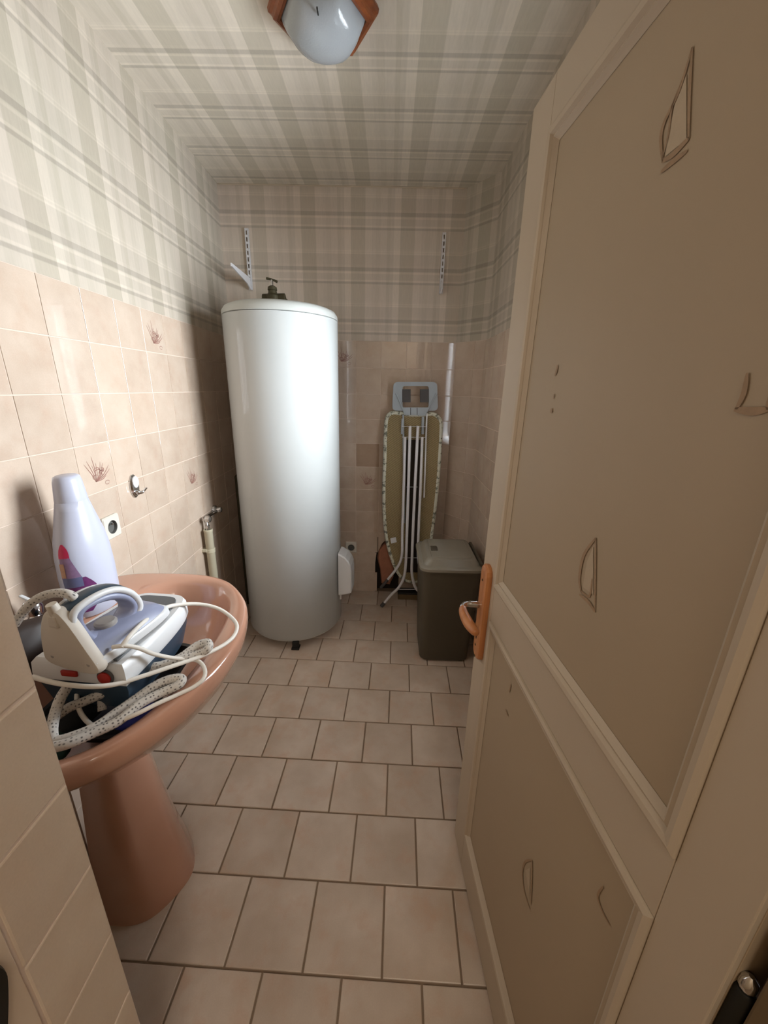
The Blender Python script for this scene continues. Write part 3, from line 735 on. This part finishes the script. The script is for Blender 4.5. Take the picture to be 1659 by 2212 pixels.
# ---------------------------------------------------------------- ironing board leaning on the back wall
ib = empty('ironing_board', (.15, 2.36, 0), 0, 'folded ironing board leaning upright against the back wall, its legs facing out', 'ironing board')
IBX = Vector((.15, 2.36, 0))
yb = lambda z: 2.405+.085*(z/1.45)            # the board's plane leans back on the wall
def bp(px, py, dy=0):
    """point of the board plane, dy towards the room"""
    p = ony(px, py, 2.45)
    for _ in range(4): p = ony(px, py, yb(p.z)-dy)
    return p-IBX
left = [(878, 892), (850, 888), (835, 898), (830, 925), (828, 1000), (826, 1063), (829, 1140), (838, 1190), (852, 1230), (866, 1250), (880, 1258)]
right = [(900, 1260), (914, 1246), (926, 1205), (935, 1160), (943, 1100), (950, 1029), (955, 950), (956, 915), (950, 900), (936, 891), (910, 893)]
def ring_at(pts, dy, s=1.0):
    P = [bp(*q, dy) for q in pts]; P = spline(P, 4, True)
    cx = sum(p.x for p in P)/len(P); cz = sum(p.z for p in P)/len(P)
    return P
out = ring_at(left+right, 0.0)
def inset(P, d):
    n = len(P); o_ = []
    for i in range(n):
        t = (P[(i+1) % n]-P[i-1]); nn = Vector((t.z, 0, -t.x)).normalized()
        o_.append(P[i]-nn*d)
    return o_
sgn = 1
I1 = inset(out, .02)
area_ = lambda P: abs(sum(P[i].x*P[(i+1) % len(P)].z-P[(i+1) % len(P)].x*P[i].z for i in range(len(P))))
if area_(I1) > area_(out): sgn = -1
off = lambda P, dy: [Vector((p.x, p.y-dy, p.z)) for p in P]
bm = bmesh.new()
add_loft(bm, [off(out, -.028), off(inset(out, -.003*sgn), -.014), off(out, .002), off(inset(out, .012*sgn), .007), off(inset(out, .020*sgn), .002)], True, False)
bobj('cover', bm, M['cover'], ib, True, 60)['label'] = 'pale cotton cover with grey-green leaf print'
bm = bmesh.new(); a_ = off(inset(out, .018*sgn), .001); b_ = off(inset(out, .018*sgn), -.006)
add_loft(bm, [b_, a_]); bobj('mesh_board', bm, M['mesh'], ib)['label'] = 'ochre mesh underside'
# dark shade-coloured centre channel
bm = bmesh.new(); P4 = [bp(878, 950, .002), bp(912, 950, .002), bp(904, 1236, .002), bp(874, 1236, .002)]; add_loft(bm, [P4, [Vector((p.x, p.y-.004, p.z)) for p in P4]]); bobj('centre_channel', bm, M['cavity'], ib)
# iron rest
def plate(name, outer, inner, y0, y1, mat, par):
    bm = bmesh.new(); A_ = [(p.x, p.y-y0, p.z) for p in outer]; B_ = [(p.x, p.y-y1, p.z) for p in outer]; C_ = [(p.x, p.y-y1, p.z) for p in inner]; D_ = [(p.x, p.y-y0, p.z) for p in inner]
    V = add_loft(bm, [A_, B_, C_, D_], False, False); n = len(A_)
    for i in range(n): bm.faces.new((V[3][i], V[3][(i+1) % n], V[0][(i+1) % n], V[0][i]))
    return bobj(name, bm, mat, par)
def rr_px(x0, x1, y0, y1, r, k=4): return [(p[0], p[1]) for p in rrect((x0+x1)/2, (y0+y1)/2, (x1-x0)/2, (y1-y0)/2, r, k=k)]
o_px = [(x+(-3 if x < 896 else 2)*((y-826)/60), y) for x, y in rr_px(850, 944, 825, 887, 9)]
i_px = rr_px(870, 926, 834, 880, 4)
plate('iron_rest', [bp(*q) for q in o_px], [bp(*q) for q in i_px], -.004, .006, M['grey_plastic'], ib)
ir = [x for x in ib.children if x.name.startswith('iron_rest')][0]
for a, b in (((869, 841), (887, 869)), ((907, 841), (926, 869))):
    P4 = [bp(a[0], a[1], .002), bp(b[0], a[1], .002), bp(b[0], b[1], .002), bp(a[0], b[1], .002)]
    bm = bmesh.new(); add_loft(bm, [P4, [Vector((p.x, p.y-.008, p.z)) for p in P4]]); bobj('rubber_pad', bm, M['grey_dark'], ir)
bm = bmesh.new(); P6 = [bp(*q, .006) for q in ((868, 880), (927, 880), (918, 898), (873, 896))]; add_loft(bm, [P6, [Vector((p.x, p.y-.012, p.z)) for p in P6]]); bobj('rest_neck', bm, M['grey_plastic'], ir)
for a, b in (((855, 850), (874, 893)), ((942, 850), (919, 896))): tube('rest_rod', [bp(*a, .012), bp(*b, .018)], .004, M['grey_plastic'], ir, 8)
for x in (887, 901): tube('rest_rib', [bp(x, 881, .018), bp(x, 896, .019)], .002, M['grey_dark'], ir, 6)
# rails and rods
for a, b, r, mt in (((871, 896), (873, 1130), .0055, 'grey_plastic'), ((922, 893), (916, 1075), .0055, 'white_tube'), ((870, 905), (869, 938), .009, 'grey_plastic'), ((914, 900), (913, 938), .009, 'grey_plastic')):
    tube('rail', [bp(*a, .014), bp(*b, .014)], r, M[mt], ib, 8)
for a, b in (((868, 921), (922, 922)), ((868, 944), (920, 945)), ((878, 1052), (902, 1052)), ((866, 1205), (900, 1205)), ((860, 1273), (900, 1273))):
    tube('cross_rod', [bp(*a, .026), bp(*b, .026)], .0022, M['white_tube'], ib, 6)
def leg(pts, r=.0095, foot=None):
    P = [bp(x, y, d) for x, y, d in pts]; o = tube('leg', spline(P, 6), r, M['white_tube'], ib, 12)
    if foot:
        a, b = P[-2], P[-1]; d = (b-a).normalized(); tube('foot_cap', [b-d*.022, b+d*.012], r+.003, M['grey_dark'], o, 12)
    return o
leg([(875, 944, .030), (872, 1060, .032), (869, 1150, .034), (868, 1200, .036), (858, 1226, .04), (835, 1255, .05)], .009)
P = [bp(838, 1252, .05), bp(822, 1270, .055)]; tube('leg_tip', P, .010, M['grey_dark'], ib, 12)
leg([(886, 920, .042), (882, 1060, .045), (879, 1150, .047), (877, 1210, .048), (873, 1245, .050), (862, 1268, .055), (845, 1285, .062), (826, 1307, .072)], .0095, True)
leg([(903, 920, .042), (896, 1060, .045), (892, 1150, .047), (890, 1210, .048), (890, 1240, .05), (897, 1268, .055), (912, 1284, .062), (928, 1296, .07)], .0095, True)
leg([(912, 944, .030), (908, 1060, .032), (904, 1150, .034), (903, 1200, .036), (908, 1230, .04), (922, 1250, .05)], .009)
P4 = [bp(*q, .012) for q in ((843, 1163), (855, 1160), (857, 1171), (845, 1174))]
bm = bmesh.new(); add_loft(bm, [P4, [Vector((p.x, p.y-.0015, p.z)) for p in P4]]); bobj('care_tag', bm, M['white_plastic'], ib)

# broken brick in the hole, and the low dark block on the floor
bm = bmesh.new(); pxs = [(818, 1186), (832, 1172), (846, 1185), (852, 1215), (850, 1245), (842, 1262), (824, 1260), (821, 1230), (815, 1205)]
for k in range(1):
    P = [ony(x, y, D+.018) for x, y in pxs]; P2 = [ony(x+(836-x)*.12, y+(1215-y)*.08, D+.006) for x, y in pxs]
    add_loft(bm, [[Vector((p.x, D+.045, p.z)) for p in P], P, P2])
bk = bobj('brick', bm, M['terracotta'], wb); bk.matrix_parent_inverse = (Matrix.Translation((C3X, D, 0)) @ Matrix.Rotation(math.pi, 4, 'Z')).inverted(); bk['label'] = 'broken terracotta brick inside the hole in the tiles'
c = Vector((.165, 2.47, 0))
db = empty('floor_box', (.165, 2.47, 0), 0, 'low dark box on the floor under the ironing board', 'box')
box('box_body', (0, 0, .022), (.14, .07, .042), M['jamb_brown'], db, .003); box('box_lid', (0, 0, .050), (.146, .076, .016), M['dark'], db, .003)

# ---------------------------------------------------------------- waste bin
bn = empty('waste_bin', (.335, 1.94, 0), 0, 'tall olive-grey plastic waste bin with grey lid beside the door', 'bin')
BX, BY = .335, 1.94
def br(x0, x1, y0, y1, r, z): return [(p[0]-BX, p[1]-BY, z) for p in rrect((x0+x1)/2, (y0+y1)/2, (x1-x0)/2, (y1-y0)/2, r, k=6)]
b0 = (.203, .470, 1.790, 2.075); b1 = (.186, .496, 1.770, 2.125)
rings = [br(b0[0]+.01, b0[1]-.01, b0[2]+.01, b0[3]-.01, .04, .001), br(*b0, .045, .008)]
for k in (.5, 1.0): rings.append(br(*[b0[i]+(b1[i]-b0[i])*k for i in range(4)], .045, .008+(.545-.008)*k))
rings += [br(b1[0]-.008, b1[1]+.008, b1[2]-.008, b1[3]+.008, .05, .546), br(b1[0]-.008, b1[1]+.008, b1[2]-.008, b1[3]+.008, .05, .558), br(b1[0]+.004, b1[1]-.004, b1[2]+.004, b1[3]-.004, .04, .559)]
loft('body', rings, M['bin'], bn, auto=35)
c1 = (b1[0]-.012, b1[1]+.012, b1[2]-.012, b1[3]+.012)
def sc(c, d): return (c[0]+d, c[1]-d, c[2]+d, c[3]-d)
rings = [br(*c1, .052, .557), br(*c1, .052, .571), br(*sc(c1, .006), .05, .577), br(*sc(c1, .022), .045, .580), br(*sc(c1, .042), .035, .606), br(*sc(c1, .050), .03, .609)]
lid = loft('lid', rings, M['bin_lid'], bn, auto=30)
lid['label'] = 'paler grey lid with bevelled flap'
rings = [br(*sc(c1, .062), .02, .6085), br(*sc(c1, .064), .02, .6135), br(*sc(c1, .072), .018, .615)]
loft('flap', rings, M['bin_lid'], lid, auto=30)
box('finger_grip', (c1[0]+.085-BX, 1.84-BY+.09, .6165), (.036, .06, .003), M['bin'], lid, .001)
box('hinge_bar', (c1[1]-.020-BX, 0, .588), (.014, .30, .016), M['bin'], lid, .003)

# ---------------------------------------------------------------- wash basin on pedestal
WZ = .80; BCX, BCY = -.645, .83
ws = empty('wash_basin', (BCX, BCY, 0), 0, 'pinkish-brown ceramic pedestal wash basin heaped with ironing gear', 'basin')
outl = [(-.931, .475), (-.86, .452), (-.76, .444), (-.65, .446), (-.56, .470), (-.485, .525), (-.425, .62), (-.388, .73), (-.378, .83), (-.385, .92), (-.415, 1.02), (-.465, 1.10), (-.54, 1.175), (-.64, 1.212), (-.76, 1.216), (-.86, 1.210), (-.943, 1.185)]
NP = 96
def polar(poly, closed_spline=True):
    P = spline([(x-BCX, y-BCY, 0) for x, y in poly], 8)
    P = [Vector((p.x, p.y)) for p in P]
    out_ = []
    for i in range(NP):
        a = 2*math.pi*i/NP; d = Vector((math.cos(a), math.sin(a))); best = .01
        for j in range(len(P)):
            p, q = P[j], P[(j+1) % len(P)]; e = q-p; den = d.x*e.y-d.y*e.x
            if abs(den) < 1e-9: continue
            t_ = (p.x*e.y-p.y*e.x)/den; u_ = (p.x*d.y-p.y*d.x)/den
            if t_ > 0 and -1e-6 <= u_ <= 1+1e-6: best = max(best, t_)
        out_.append(best)
    return out_
RO = polar(outl)
for _ in range(2): RO = [(RO[i-1]+2*RO[i]+RO[(i+1) % NP])/4 for i in range(NP)]
def bring(f, z, blend=0, sx=1, inner=None):
    o_ = []
    for i in range(NP):
        a = 2*math.pi*i/NP; r_ = f(i, a); o_.append((r_*math.cos(a), r_*math.sin(a), z))
    return o_
def inr(i, a, s=1.0):   # bowl opening: superellipse pushed towards the front
    ca_, sa_ = math.cos(a), math.sin(a); ax = .200 if ca_ > 0 else .165; ay = .330; e = 2.4
    return s*(1/((abs(ca_)/ax)**e+(abs(sa_)/ay)**e))**(1/e)
def under(i, a, k, r0=.12): return RO[i]*k+(1-k)*r0
rings = [bring(lambda i, a: under(i, a, .0, .10), .60), bring(lambda i, a: under(i, a, .25, .11), .615), bring(lambda i, a: under(i, a, .55, .12), .655), bring(lambda i, a: under(i, a, .80, .12), .705), bring(lambda i, a: RO[i]*.955, .738), bring(lambda i, a: RO[i]*.985, .752), bring(lambda i, a: RO[i]*1.0, .772), bring(lambda i, a: RO[i]*.998, .790), bring(lambda i, a: RO[i]*.985, .799), bring(lambda i, a: RO[i]*.965, .801),
         bring(lambda i, a: inr(i, a, 1.06)*.6+min(RO[i]*.93, inr(i, a, 1.14))*.4, .799), bring(lambda i, a: inr(i, a, 1.02), .794), bring(lambda i, a: inr(i, a, .985), .782), bring(lambda i, a: inr(i, a, .93), .745), bring(lambda i, a: inr(i, a, .84), .70), bring(lambda i, a: inr(i, a, .68), .668), bring(lambda i, a: inr(i, a, .4), .655), bring(lambda i, a: inr(i, a, .08), .65)]
o = loft('bowl', rings, M['ceramic'], ws, auto=80)
lathe('drain', [(.022, .650), (.022, .653), (.015, .654)], M['chrome'], ws, n=20)
# pedestal: D section, flaring to the floor
def dsec(z, hw, fx, bx):
    P = spline([(bx, -hw, 0), ((bx+fx)*.5, -hw*1.0, 0), (fx-.035*hw/.1, -hw*.72, 0), (fx, 0, 0), (fx-.035*hw/.1, hw*.72, 0), ((bx+fx)*.5, hw, 0), (bx, hw, 0)], 6)
    return [(p.x, p.y, z) for p in P]
ped = [dsec(.0, .124, .080, -.13), dsec(.03, .121, .076, -.13), dsec(.2, .098, .044, -.12), dsec(.4, .078, .018, -.115), dsec(.55, .068, .004, -.11), dsec(.62, .067, .006, -.11), dsec(.66, .074, .03, -.11)]
ped = [[(x-.005, y-.045, z) for x, y, z in r] for r in ped]
loft('pedestal', ped, M['ceramic'], ws, auto=60)
# basin tap
tpb = empty('basin_tap', (-.895, .850, WZ), 0, 'chrome basin tap, mostly hidden behind the iron', 'tap')
lathe('base', [(.024, 0), (.024, .006), (.018, .012), (.017, .05), (.012, .06)], M['chrome'], tpb, n=20)
tube('spout', spline([(0, 0, .035), (.04, 0, .055), (.09, 0, .058), (.12, 0, .045)], 6), .010, M['chrome'], tpb, 12)
lathe('knob', [(.008, .058), (.02, .064), (.022, .085), (.016, .098), (.004, .102)], M['chrome'], tpb, n=12)
box('lever', (-.010, .0, .106), (.034, .010, .007), M['white_plastic'], tpb, .004, rot=Matrix.Rotation(.5, 3, 'Y'))

# ---------------------------------------------------------------- things in the basin
# black cloth lining
rr = random.Random(5)
def lump(name, c, s, mat, label, cat, seed, amp=.25, par=None, sub=3):
    bm = bmesh.new(); bmesh.ops.create_icosphere(bm, subdivisions=sub, radius=1)
    r_ = random.Random(seed); ks = [(Vector((r_.uniform(-3, 3), r_.uniform(-3, 3), r_.uniform(-3, 3))), r_.uniform(0, 6)) for _ in range(6)]
    for v_ in bm.verts:
        d = 1+amp*sum(math.sin(v_.co.dot(k)+p) for k, p in ks)/3
        v_.co = Vector((v_.co.x*s[0]*d, v_.co.y*s[1]*d, v_.co.z*s[2]*d))
    o = bobj(name, bm, mat, par, True); o.location = c
    if label: tag(o, label, cat)
    return o
tray = empty('storage_tray', (-.615, .735, .70), 0, 'black plastic tray lying in the basin under the cords', 'tray')
def tr(x0, x1, y0, y1, r, z): return [(p[0], p[1], z) for p in rrect((x0+x1)/2, (y0+y1)/2, (x1-x0)/2, (y1-y0)/2, r, k=4)]
loft('tray_body', [tr(-.09, .08, -.11, .12, .04, 0), tr(-.115, .115, -.145, .15, .05, .055), tr(-.118, .118, -.15, .155, .05, .056), tr(-.109, .11, -.14, .146, .045, .055), tr(-.085, .075, -.105, .115, .04, .008)], M['dark'], tray, auto=40)
lump('cleaning_cloth', (-.535, .66, .752), (.045, .05, .022), M['blue_cloth'], 'royal blue cloth crumpled under the cords in the basin', 'cloth', 2)
lump('floor_cloth', (-.66, .575, .745), (.05, .035, .022), M['green_cloth'], 'dark green cloth at the near edge of the basin', 'cloth', 4)
lump('black_rag', (-.665, .665, .742), (.055, .07, .020), M['black_cloth'], 'black rag bunched in the basin under the white cords', 'cloth', 9)
lump('plastic_bag', (-.785, .715, .86), (.04, .07, .07), M['brown_bag'], 'dark brown glossy bag behind the iron, against the left wall side of the basin', 'bag', 11, .3)

# steam station: white shell on dark body, axis pointing away from the viewer
ST = Vector((-.618, .640, .778))
st = empty('steam_station', ST, math.radians(-5), 'white and grey steam station with red switches under the iron', 'steam station')
def shipring(hw, L, z, y0=0, blunt=.35, k=26, x=0):
    out_ = []
    for i in range(k+1):
        t_ = i/k; y_ = L*math.sin(t_*math.pi/2); w_ = hw*math.cos(t_*math.pi/2)**blunt if t_ < 1 else 0
        out_.append((x+w_, y0+y_, z+0*t_))
    return [(x-p[0]+x, p[1], p[2]) for p in out_[::-1]][1:][::-1][::-1]*0 + out_ + [(2*x-p[0], p[1], p[2]) for p in out_[-2::-1]]
def tilt(ring, sl): return [(x, y, z+y*sl) for x, y, z in ring]
SL = .0
loft('lower_body', [tilt(shipring(.085, .25, .0, .01), 0), tilt(shipring(.098, .270, .05, .004), SL*.5), tilt(shipring(.098, .272, .066, .002), SL)], M['navy'], st, auto=50)
loft('shell', [tilt(shipring(.100, .275, .066, 0), SL), tilt(shipring(.104, .282, .076, -.002), SL), tilt(shipring(.102, .280, .104, .0), SL), tilt(shipring(.094, .270, .114, .006), SL)], M['white_plastic'], st, auto=50)
loft('heat_mat', [tilt(shipring(.080, .248, .1135, .012), SL), tilt(shipring(.078, .246, .117, .014), SL)], M['grey_deck'], st, auto=50)
box('switch', (-.018, -.003, .088), (.036, .006, .014), M['red'], st, .003)['label'] = 'red oblong switch'
lathe('switch_knob', [(.017, 0), (.017, .004)], M['grey_dark'], st, (.062, -.002, .088), 24, M4=Matrix.Rotation(math.pi/2, 4, 'X'))
lathe('red_button', [(.0135, 0), (.0135, .004), (.010, .006)], M['red'], st, (.062, -.005, .088), 24, M4=Matrix.Rotation(math.pi/2, 4, 'X'))['label'] = 'round red button'

# the iron on top of it
IR = Vector((-.606, .622, .8985))
ir_ = empty('steam_iron', IR, math.radians(-14), 'white steam iron with blue-grey handle resting on the steam station', 'iron')
SI = 0
loft('soleplate', [tilt(shipring(.056, .205, -.003, .002), SI), tilt(shipring(.058, .21, .004, .0), SI)], M['chrome'], ir_, auto=50)
loft('skirt', [shipring(.060, .212, .004, 0), shipring(.063, .208, .020, -.001), shipring(.060, .202, .024, .0)], M['white_plastic'], ir_, auto=50)
loft('body', [shipring(.058, .198, .0235, .002), shipring(.050, .180, .038, .006), shipring(.034, .150, .048, .012)], M['blue_grey'], ir_, auto=50)
hl = [(-.070, .0), (-.071, .014), (-.062, .05), (-.048, .085), (-.030, .115), (-.012, .130), (.008, .130), (.022, .116), (.036, .088), (.050, .052), (.064, .018), (.066, .004), (.052, -.008), (0, -.013), (-.052, -.009)]
hp_ = spline([(x, 0, z) for x, z in hl], 4, True)
def hring(s, y): return [(p.x*s, y+(-.010*p.z/.13), .06+(p.z-.06)*s) for p in hp_]
loft('heel_plate', [hring(.97, .018), hring(1.0, .012), hring(1.0, .004), hring(.97, -.002), hring(.90, -.004)], M['heel'], ir_, auto=40)
for x in (-.045, .045): lathe('heel_stud', [(.004, 0), (.004, .002)], M['silver_print'], ir_, (x, -.003, .016), 10, M4=Matrix.Rotation(math.pi/2, 4, 'X'))
box('cord_socket', (-.004, -.010, .108), (.024, .010, .026), M['heel'], ir_, .003)
tube('cord_boot', [(-.002, -.004, .120), (-.004, -.008, .142)], [.011, .009], M['heel'], ir_, 12)
hloop = spline([(.004, .014, .112), (.004, .050, .121), (.004, .090, .114), (.004, .122, .090), (.004, .134, .058), (.004, .112, .038), (.004, .070, .034), (.004, .032, .040), (.004, .014, .072)], 6, True)
bm = bmesh.new(); n = 14; V = []
cen = Vector((.004, .072, .078))
for p in hloop:
    d = (cen-p).normalized(); ring_ = []
    for j in range(n):
        a = 2*math.pi*j/n; ring_.append(p+Vector((math.cos(a)*.024, 0, 0))+d*(.004+math.sin(a)*.012))
    V.append([bm.verts.new(q) for q in ring_])
for i in range(len(V)):
    a, b = V[i], V[(i+1) % len(V)]
    for j in range(n): bm.faces.new((a[j], a[(j+1) % n], b[(j+1) % n], b[j]))
bobj('handle', bm, M['blue_grey'], ir_, True)
for sx in (-1, 1):
    tube('handle_edge', [Vector((.004+sx*.019, p.y, p.z))-(cen-p).normalized()*.009 for p in hloop], .007, M['white_plastic'], ir_, 8, True)
bm = bmesh.new(); rg = []
for q, p in enumerate(hloop[1:20]):
    d = (p-cen).normalized(); w_ = .021; rg.append([Vector((.004+w_*math.cos(a), p.y, p.z))+d*(.006+.013*math.sin(a)) for a in [math.pi*k/8 for k in range(9)]])
add_loft(bm, rg); bobj('handle_top', bm, M['navy'], ir_, True, 60)
lathe('steam_dial', [(.020, .044), (.021, .054), (.017, .058), (.004, .059)], M['silver_print'], ir_, (.004, .075, 0), 24)

# fabric softener bottle on the back of the basin
bt = empty('softener_bottle', (-.852, .992, WZ+.0025), 0, 'milky white softener bottle with a pink and purple label on the basin', 'bottle')
prof = [(.0, .052, .072), (.004, .056, .075), (.05, .057, .078), (.12, .056, .080), (.18, .053, .078), (.22, .049, .072), (.26, .043, .060), (.30, .037, .048), (.325, .033, .041)]
loft('body', [circle((0, 0, z), a, 40, b) for z, a, b in prof], M['bottle'], bt, auto=80)
loft('cap', [circle((0, 0, z), a, 32, b) for z, a, b in ((.322, .0332, .0412), (.326, .0334, .0412), (.375, .029, .036), (.388, .027, .032), (.392, .02, .026))], M['bottle'], bt, auto=60)
def lab_pt(ang, z, lift=.0012):
    for (z0, a0, b0), (z1, a1, b1) in zip(prof, prof[1:]):
        if z0 <= z <= z1: k = (z-z0)/(z1-z0); a, b = a0+(a1-a0)*k, b0+(b1-b0)*k; break
    return Vector(((a+lift)*math.cos(ang), (b+lift)*math.sin(ang), z))
def label_patch(name, z0, z1, f0, f1, mat, label=None, k=8, m_=6, lift=.0012, par=None):
    bm = bmesh.new(); g = []
    for i in range(k+1):
        z = z0+(z1-z0)*i/k; a0, a1 = math.radians(f0(i/k)), math.radians(f1(i/k))
        g.append([bm.verts.new(lab_pt(a0+(a1-a0)*j/m_, z, lift)) for j in range(m_+1)])
    for i in range(k):
        for j in range(m_): bm.faces.new((g[i][j], g[i][j+1], g[i+1][j+1], g[i+1][j]))
    o = bobj(name, bm, mat, par or bt, True)
    if label: o['label'] = label
    return o
LC = -74
lb = label_patch('label_base', .02, .125, lambda t: LC-26*math.sin(math.pi*min(1, .25+t*.6)), lambda t: LC+48*math.sin(math.pi*(.18+.62*t)), M['purple_print'], 'purple lower label', lift=.0012)
label_patch('label_stripe', .100, .128, lambda t: LC-20, lambda t: LC+22, M['slate_print'], None, 3, 6, .002)
label_patch('label_highlight', .045, .085, lambda t: LC+18, lambda t: LC+40, M['lilac_print'], None, 4, 4, .002)
label_patch('label_middle', .126, .185, lambda t: LC-22+4*t, lambda t: LC+22-16*t, M['lilac_print'], None, 6, 5, .0012)
label_patch('label_peach', .130, .170, lambda t: LC-21, lambda t: LC-9, M['orange_print'], None, 4, 3, .002)
label_patch('label_tip', .184, .222, lambda t: LC-20+9*t**3, lambda t: LC+6-12*t**3, M['pink_print'], 'crimson tip of the label', 6, 4, .0012)

# cords: each a real tube draped over rim and iron
def cordpart(o, label):
    o.parent = st; o.matrix_parent_inverse = (Matrix.Translation(ST) @ Matrix.Rotation(math.radians(-5), 4, 'Z')).inverted(); o['label'] = label
def pz(lst): return [onz(x, y, z) for x, y, z in lst]
c1_ = pz([(262, 1398, .93), (282, 1372, .94), (312, 1342, .93), (345, 1318, .915), (380, 1307, .90), (430, 1305, .88), (470, 1314, .86), (498, 1332, .84), (512, 1352, .83), (505, 1374, .82), (485, 1392, .82), (455, 1408, .825), (420, 1423, .83), (370, 1440, .84), (310, 1460, .85), (250, 1478, .86), (200, 1483, .87), (150, 1480, .875), (110, 1473, .88), (70, 1462, .885)])
cordpart(tube('power_cord', spline(c1_, 6), .0048, M['white_cord'], None, 10), 'smooth white cord looping over the right side of the basin')
c2_ = pz([(243, 1398, .93), (270, 1395, .93), (300, 1400, .91), (330, 1412, .88), (365, 1420, .85), (400, 1424, .83), (428, 1428, .82), (442, 1445, .815), (440, 1465, .81), (420, 1483, .805), (385, 1500, .805), (340, 1520, .81), (300, 1540, .81), (265, 1555, .805), (245, 1562, .80)])
cordpart(tube('power_cord', spline(c2_, 6), .0045, M['white_cord'], None, 10), 'smooth white cord ending along the near rim of the basin')
c3_ = pz([(168, 1482, .80), (166, 1510, .80), (172, 1535, .79), (185, 1555, .785), (200, 1568, .78)])
cordpart(tube('power_cord', spline(c3_, 6), .0045, M['white_cord'], None, 10), 'short white cord hanging down between the speckled hoses')
h1 = pz([(160, 1292, 1.035), (148, 1284, 1.045), (125, 1281, 1.045), (98, 1286, 1.04), (72, 1300, 1.03), (50, 1322, 1.01), (30, 1350, .99)])
cordpart(tube('steam_hose', spline(h1, 6), .0085, M['hose'], None, 12, uv=True), 'speckled braided hose arching from the top of the iron heel')
h2 = pz([(205, 1500, .80), (235, 1478, .81), (262, 1458, .82), (300, 1442, .825), (345, 1438, .825), (390, 1420, .83), (425, 1395, .84), (448, 1388, .845), (450, 1400, .84), (430, 1412, .83), (385, 1425, .83), (350, 1440, .82), (300, 1462, .815), (240, 1490, .81), (180, 1516, .80), (150, 1528, .80), (115, 1552, .80)])
cordpart(tube('steam_hose', spline(h2, 6), .0095, M['hose'], None, 12, uv=True), 'speckled braided hose in a long narrow loop across the middle of the basin')
h3 = pz([(145, 1485, .84), (130, 1510, .835), (118, 1545, .82), (112, 1580, .81), (120, 1600, .80), (160, 1590, .80), (210, 1568, .80), (250, 1540, .80), (290, 1512, .805), (330, 1484, .815), (365, 1468, .82), (392, 1466, .82), (385, 1480, .815), (345, 1498, .81), (300, 1522, .81), (255, 1558, .805), (200, 1584, .805), (150, 1605, .81), (115, 1614, .81)])
cordpart(tube('steam_hose', spline(h3, 6), .0095, M['hose'], None, 12, uv=True), 'speckled braided hose doubled along the near rim of the basin')
h4 = pz([(222, 1482, .80), (220, 1505, .79), (221, 1535, .77)])
cordpart(tube('steam_hose', spline(h4, 6), .0085, M['hose'], None, 12, uv=True), 'short vertical piece of speckled hose below the round red button')

# strip of plaid paper board behind the near wall, beside the pedestal
ps = empty('papered_board', (-.815, .60, 0), 0, 'narrow plaid-papered board between the near wall and the basin pedestal', 'board')
ob = box('board', (0, 0, .29), (.012, .26, .58), M['paper_near'], ps, .001)

# ---------------------------------------------------------------- ceiling lamp
LX_, LY_ = -.220, 1.502
lm = empty('ceiling_lamp', (LX_, LY_, HC), 0, 'hexagonal wooden ceiling lamp with a frosted glass dome', 'lamp')
def hexr(r, z, ro=0): return [(r*math.cos(math.radians(60*i+ro)), r*math.sin(math.radians(60*i+ro)), z) for i in range(6)]
bm = bmesh.new(); V = add_loft(bm, [hexr(.158, -.0005), hexr(.162, -.010), hexr(.160, -.020), hexr(.150, -.024), hexr(.146, -.036), hexr(.136, -.040), hexr(.126, -.038), hexr(.120, -.012)], True, True)
bobj('frame', bm, M['lamp_wood'], lm)
def hexround(r, z, k=.5, n=48):
    out_ = []
    for i in range(n):
        a = 2*math.pi*i/n; t_ = ((a+math.pi/6) % (math.pi/3))-math.pi/6
        hx_ = math.cos(math.pi/6)/math.cos(((a) % (math.pi/3))-math.pi/6)
        q_ = r*(hx_*k+(1-k)*.955); out_.append((q_*math.cos(a), q_*math.sin(a), z))
    return out_
loft('glass_shade', [hexround(.123, -.030, 1), hexround(.119, -.046, .75), hexround(.110, -.064, .45), hexround(.095, -.081, .2), hexround(.072, -.094, .05), hexround(.042, -.102, 0), hexround(.012, -.105, 0)], M['frosted'], lm, auto=80)
q = onz(686, 24, HC-.085)
box('retaining_clip', (q.x-LX_, q.y-LY_, -.085), (.0035, .020, .006), M['black_metal'], lm, .001)
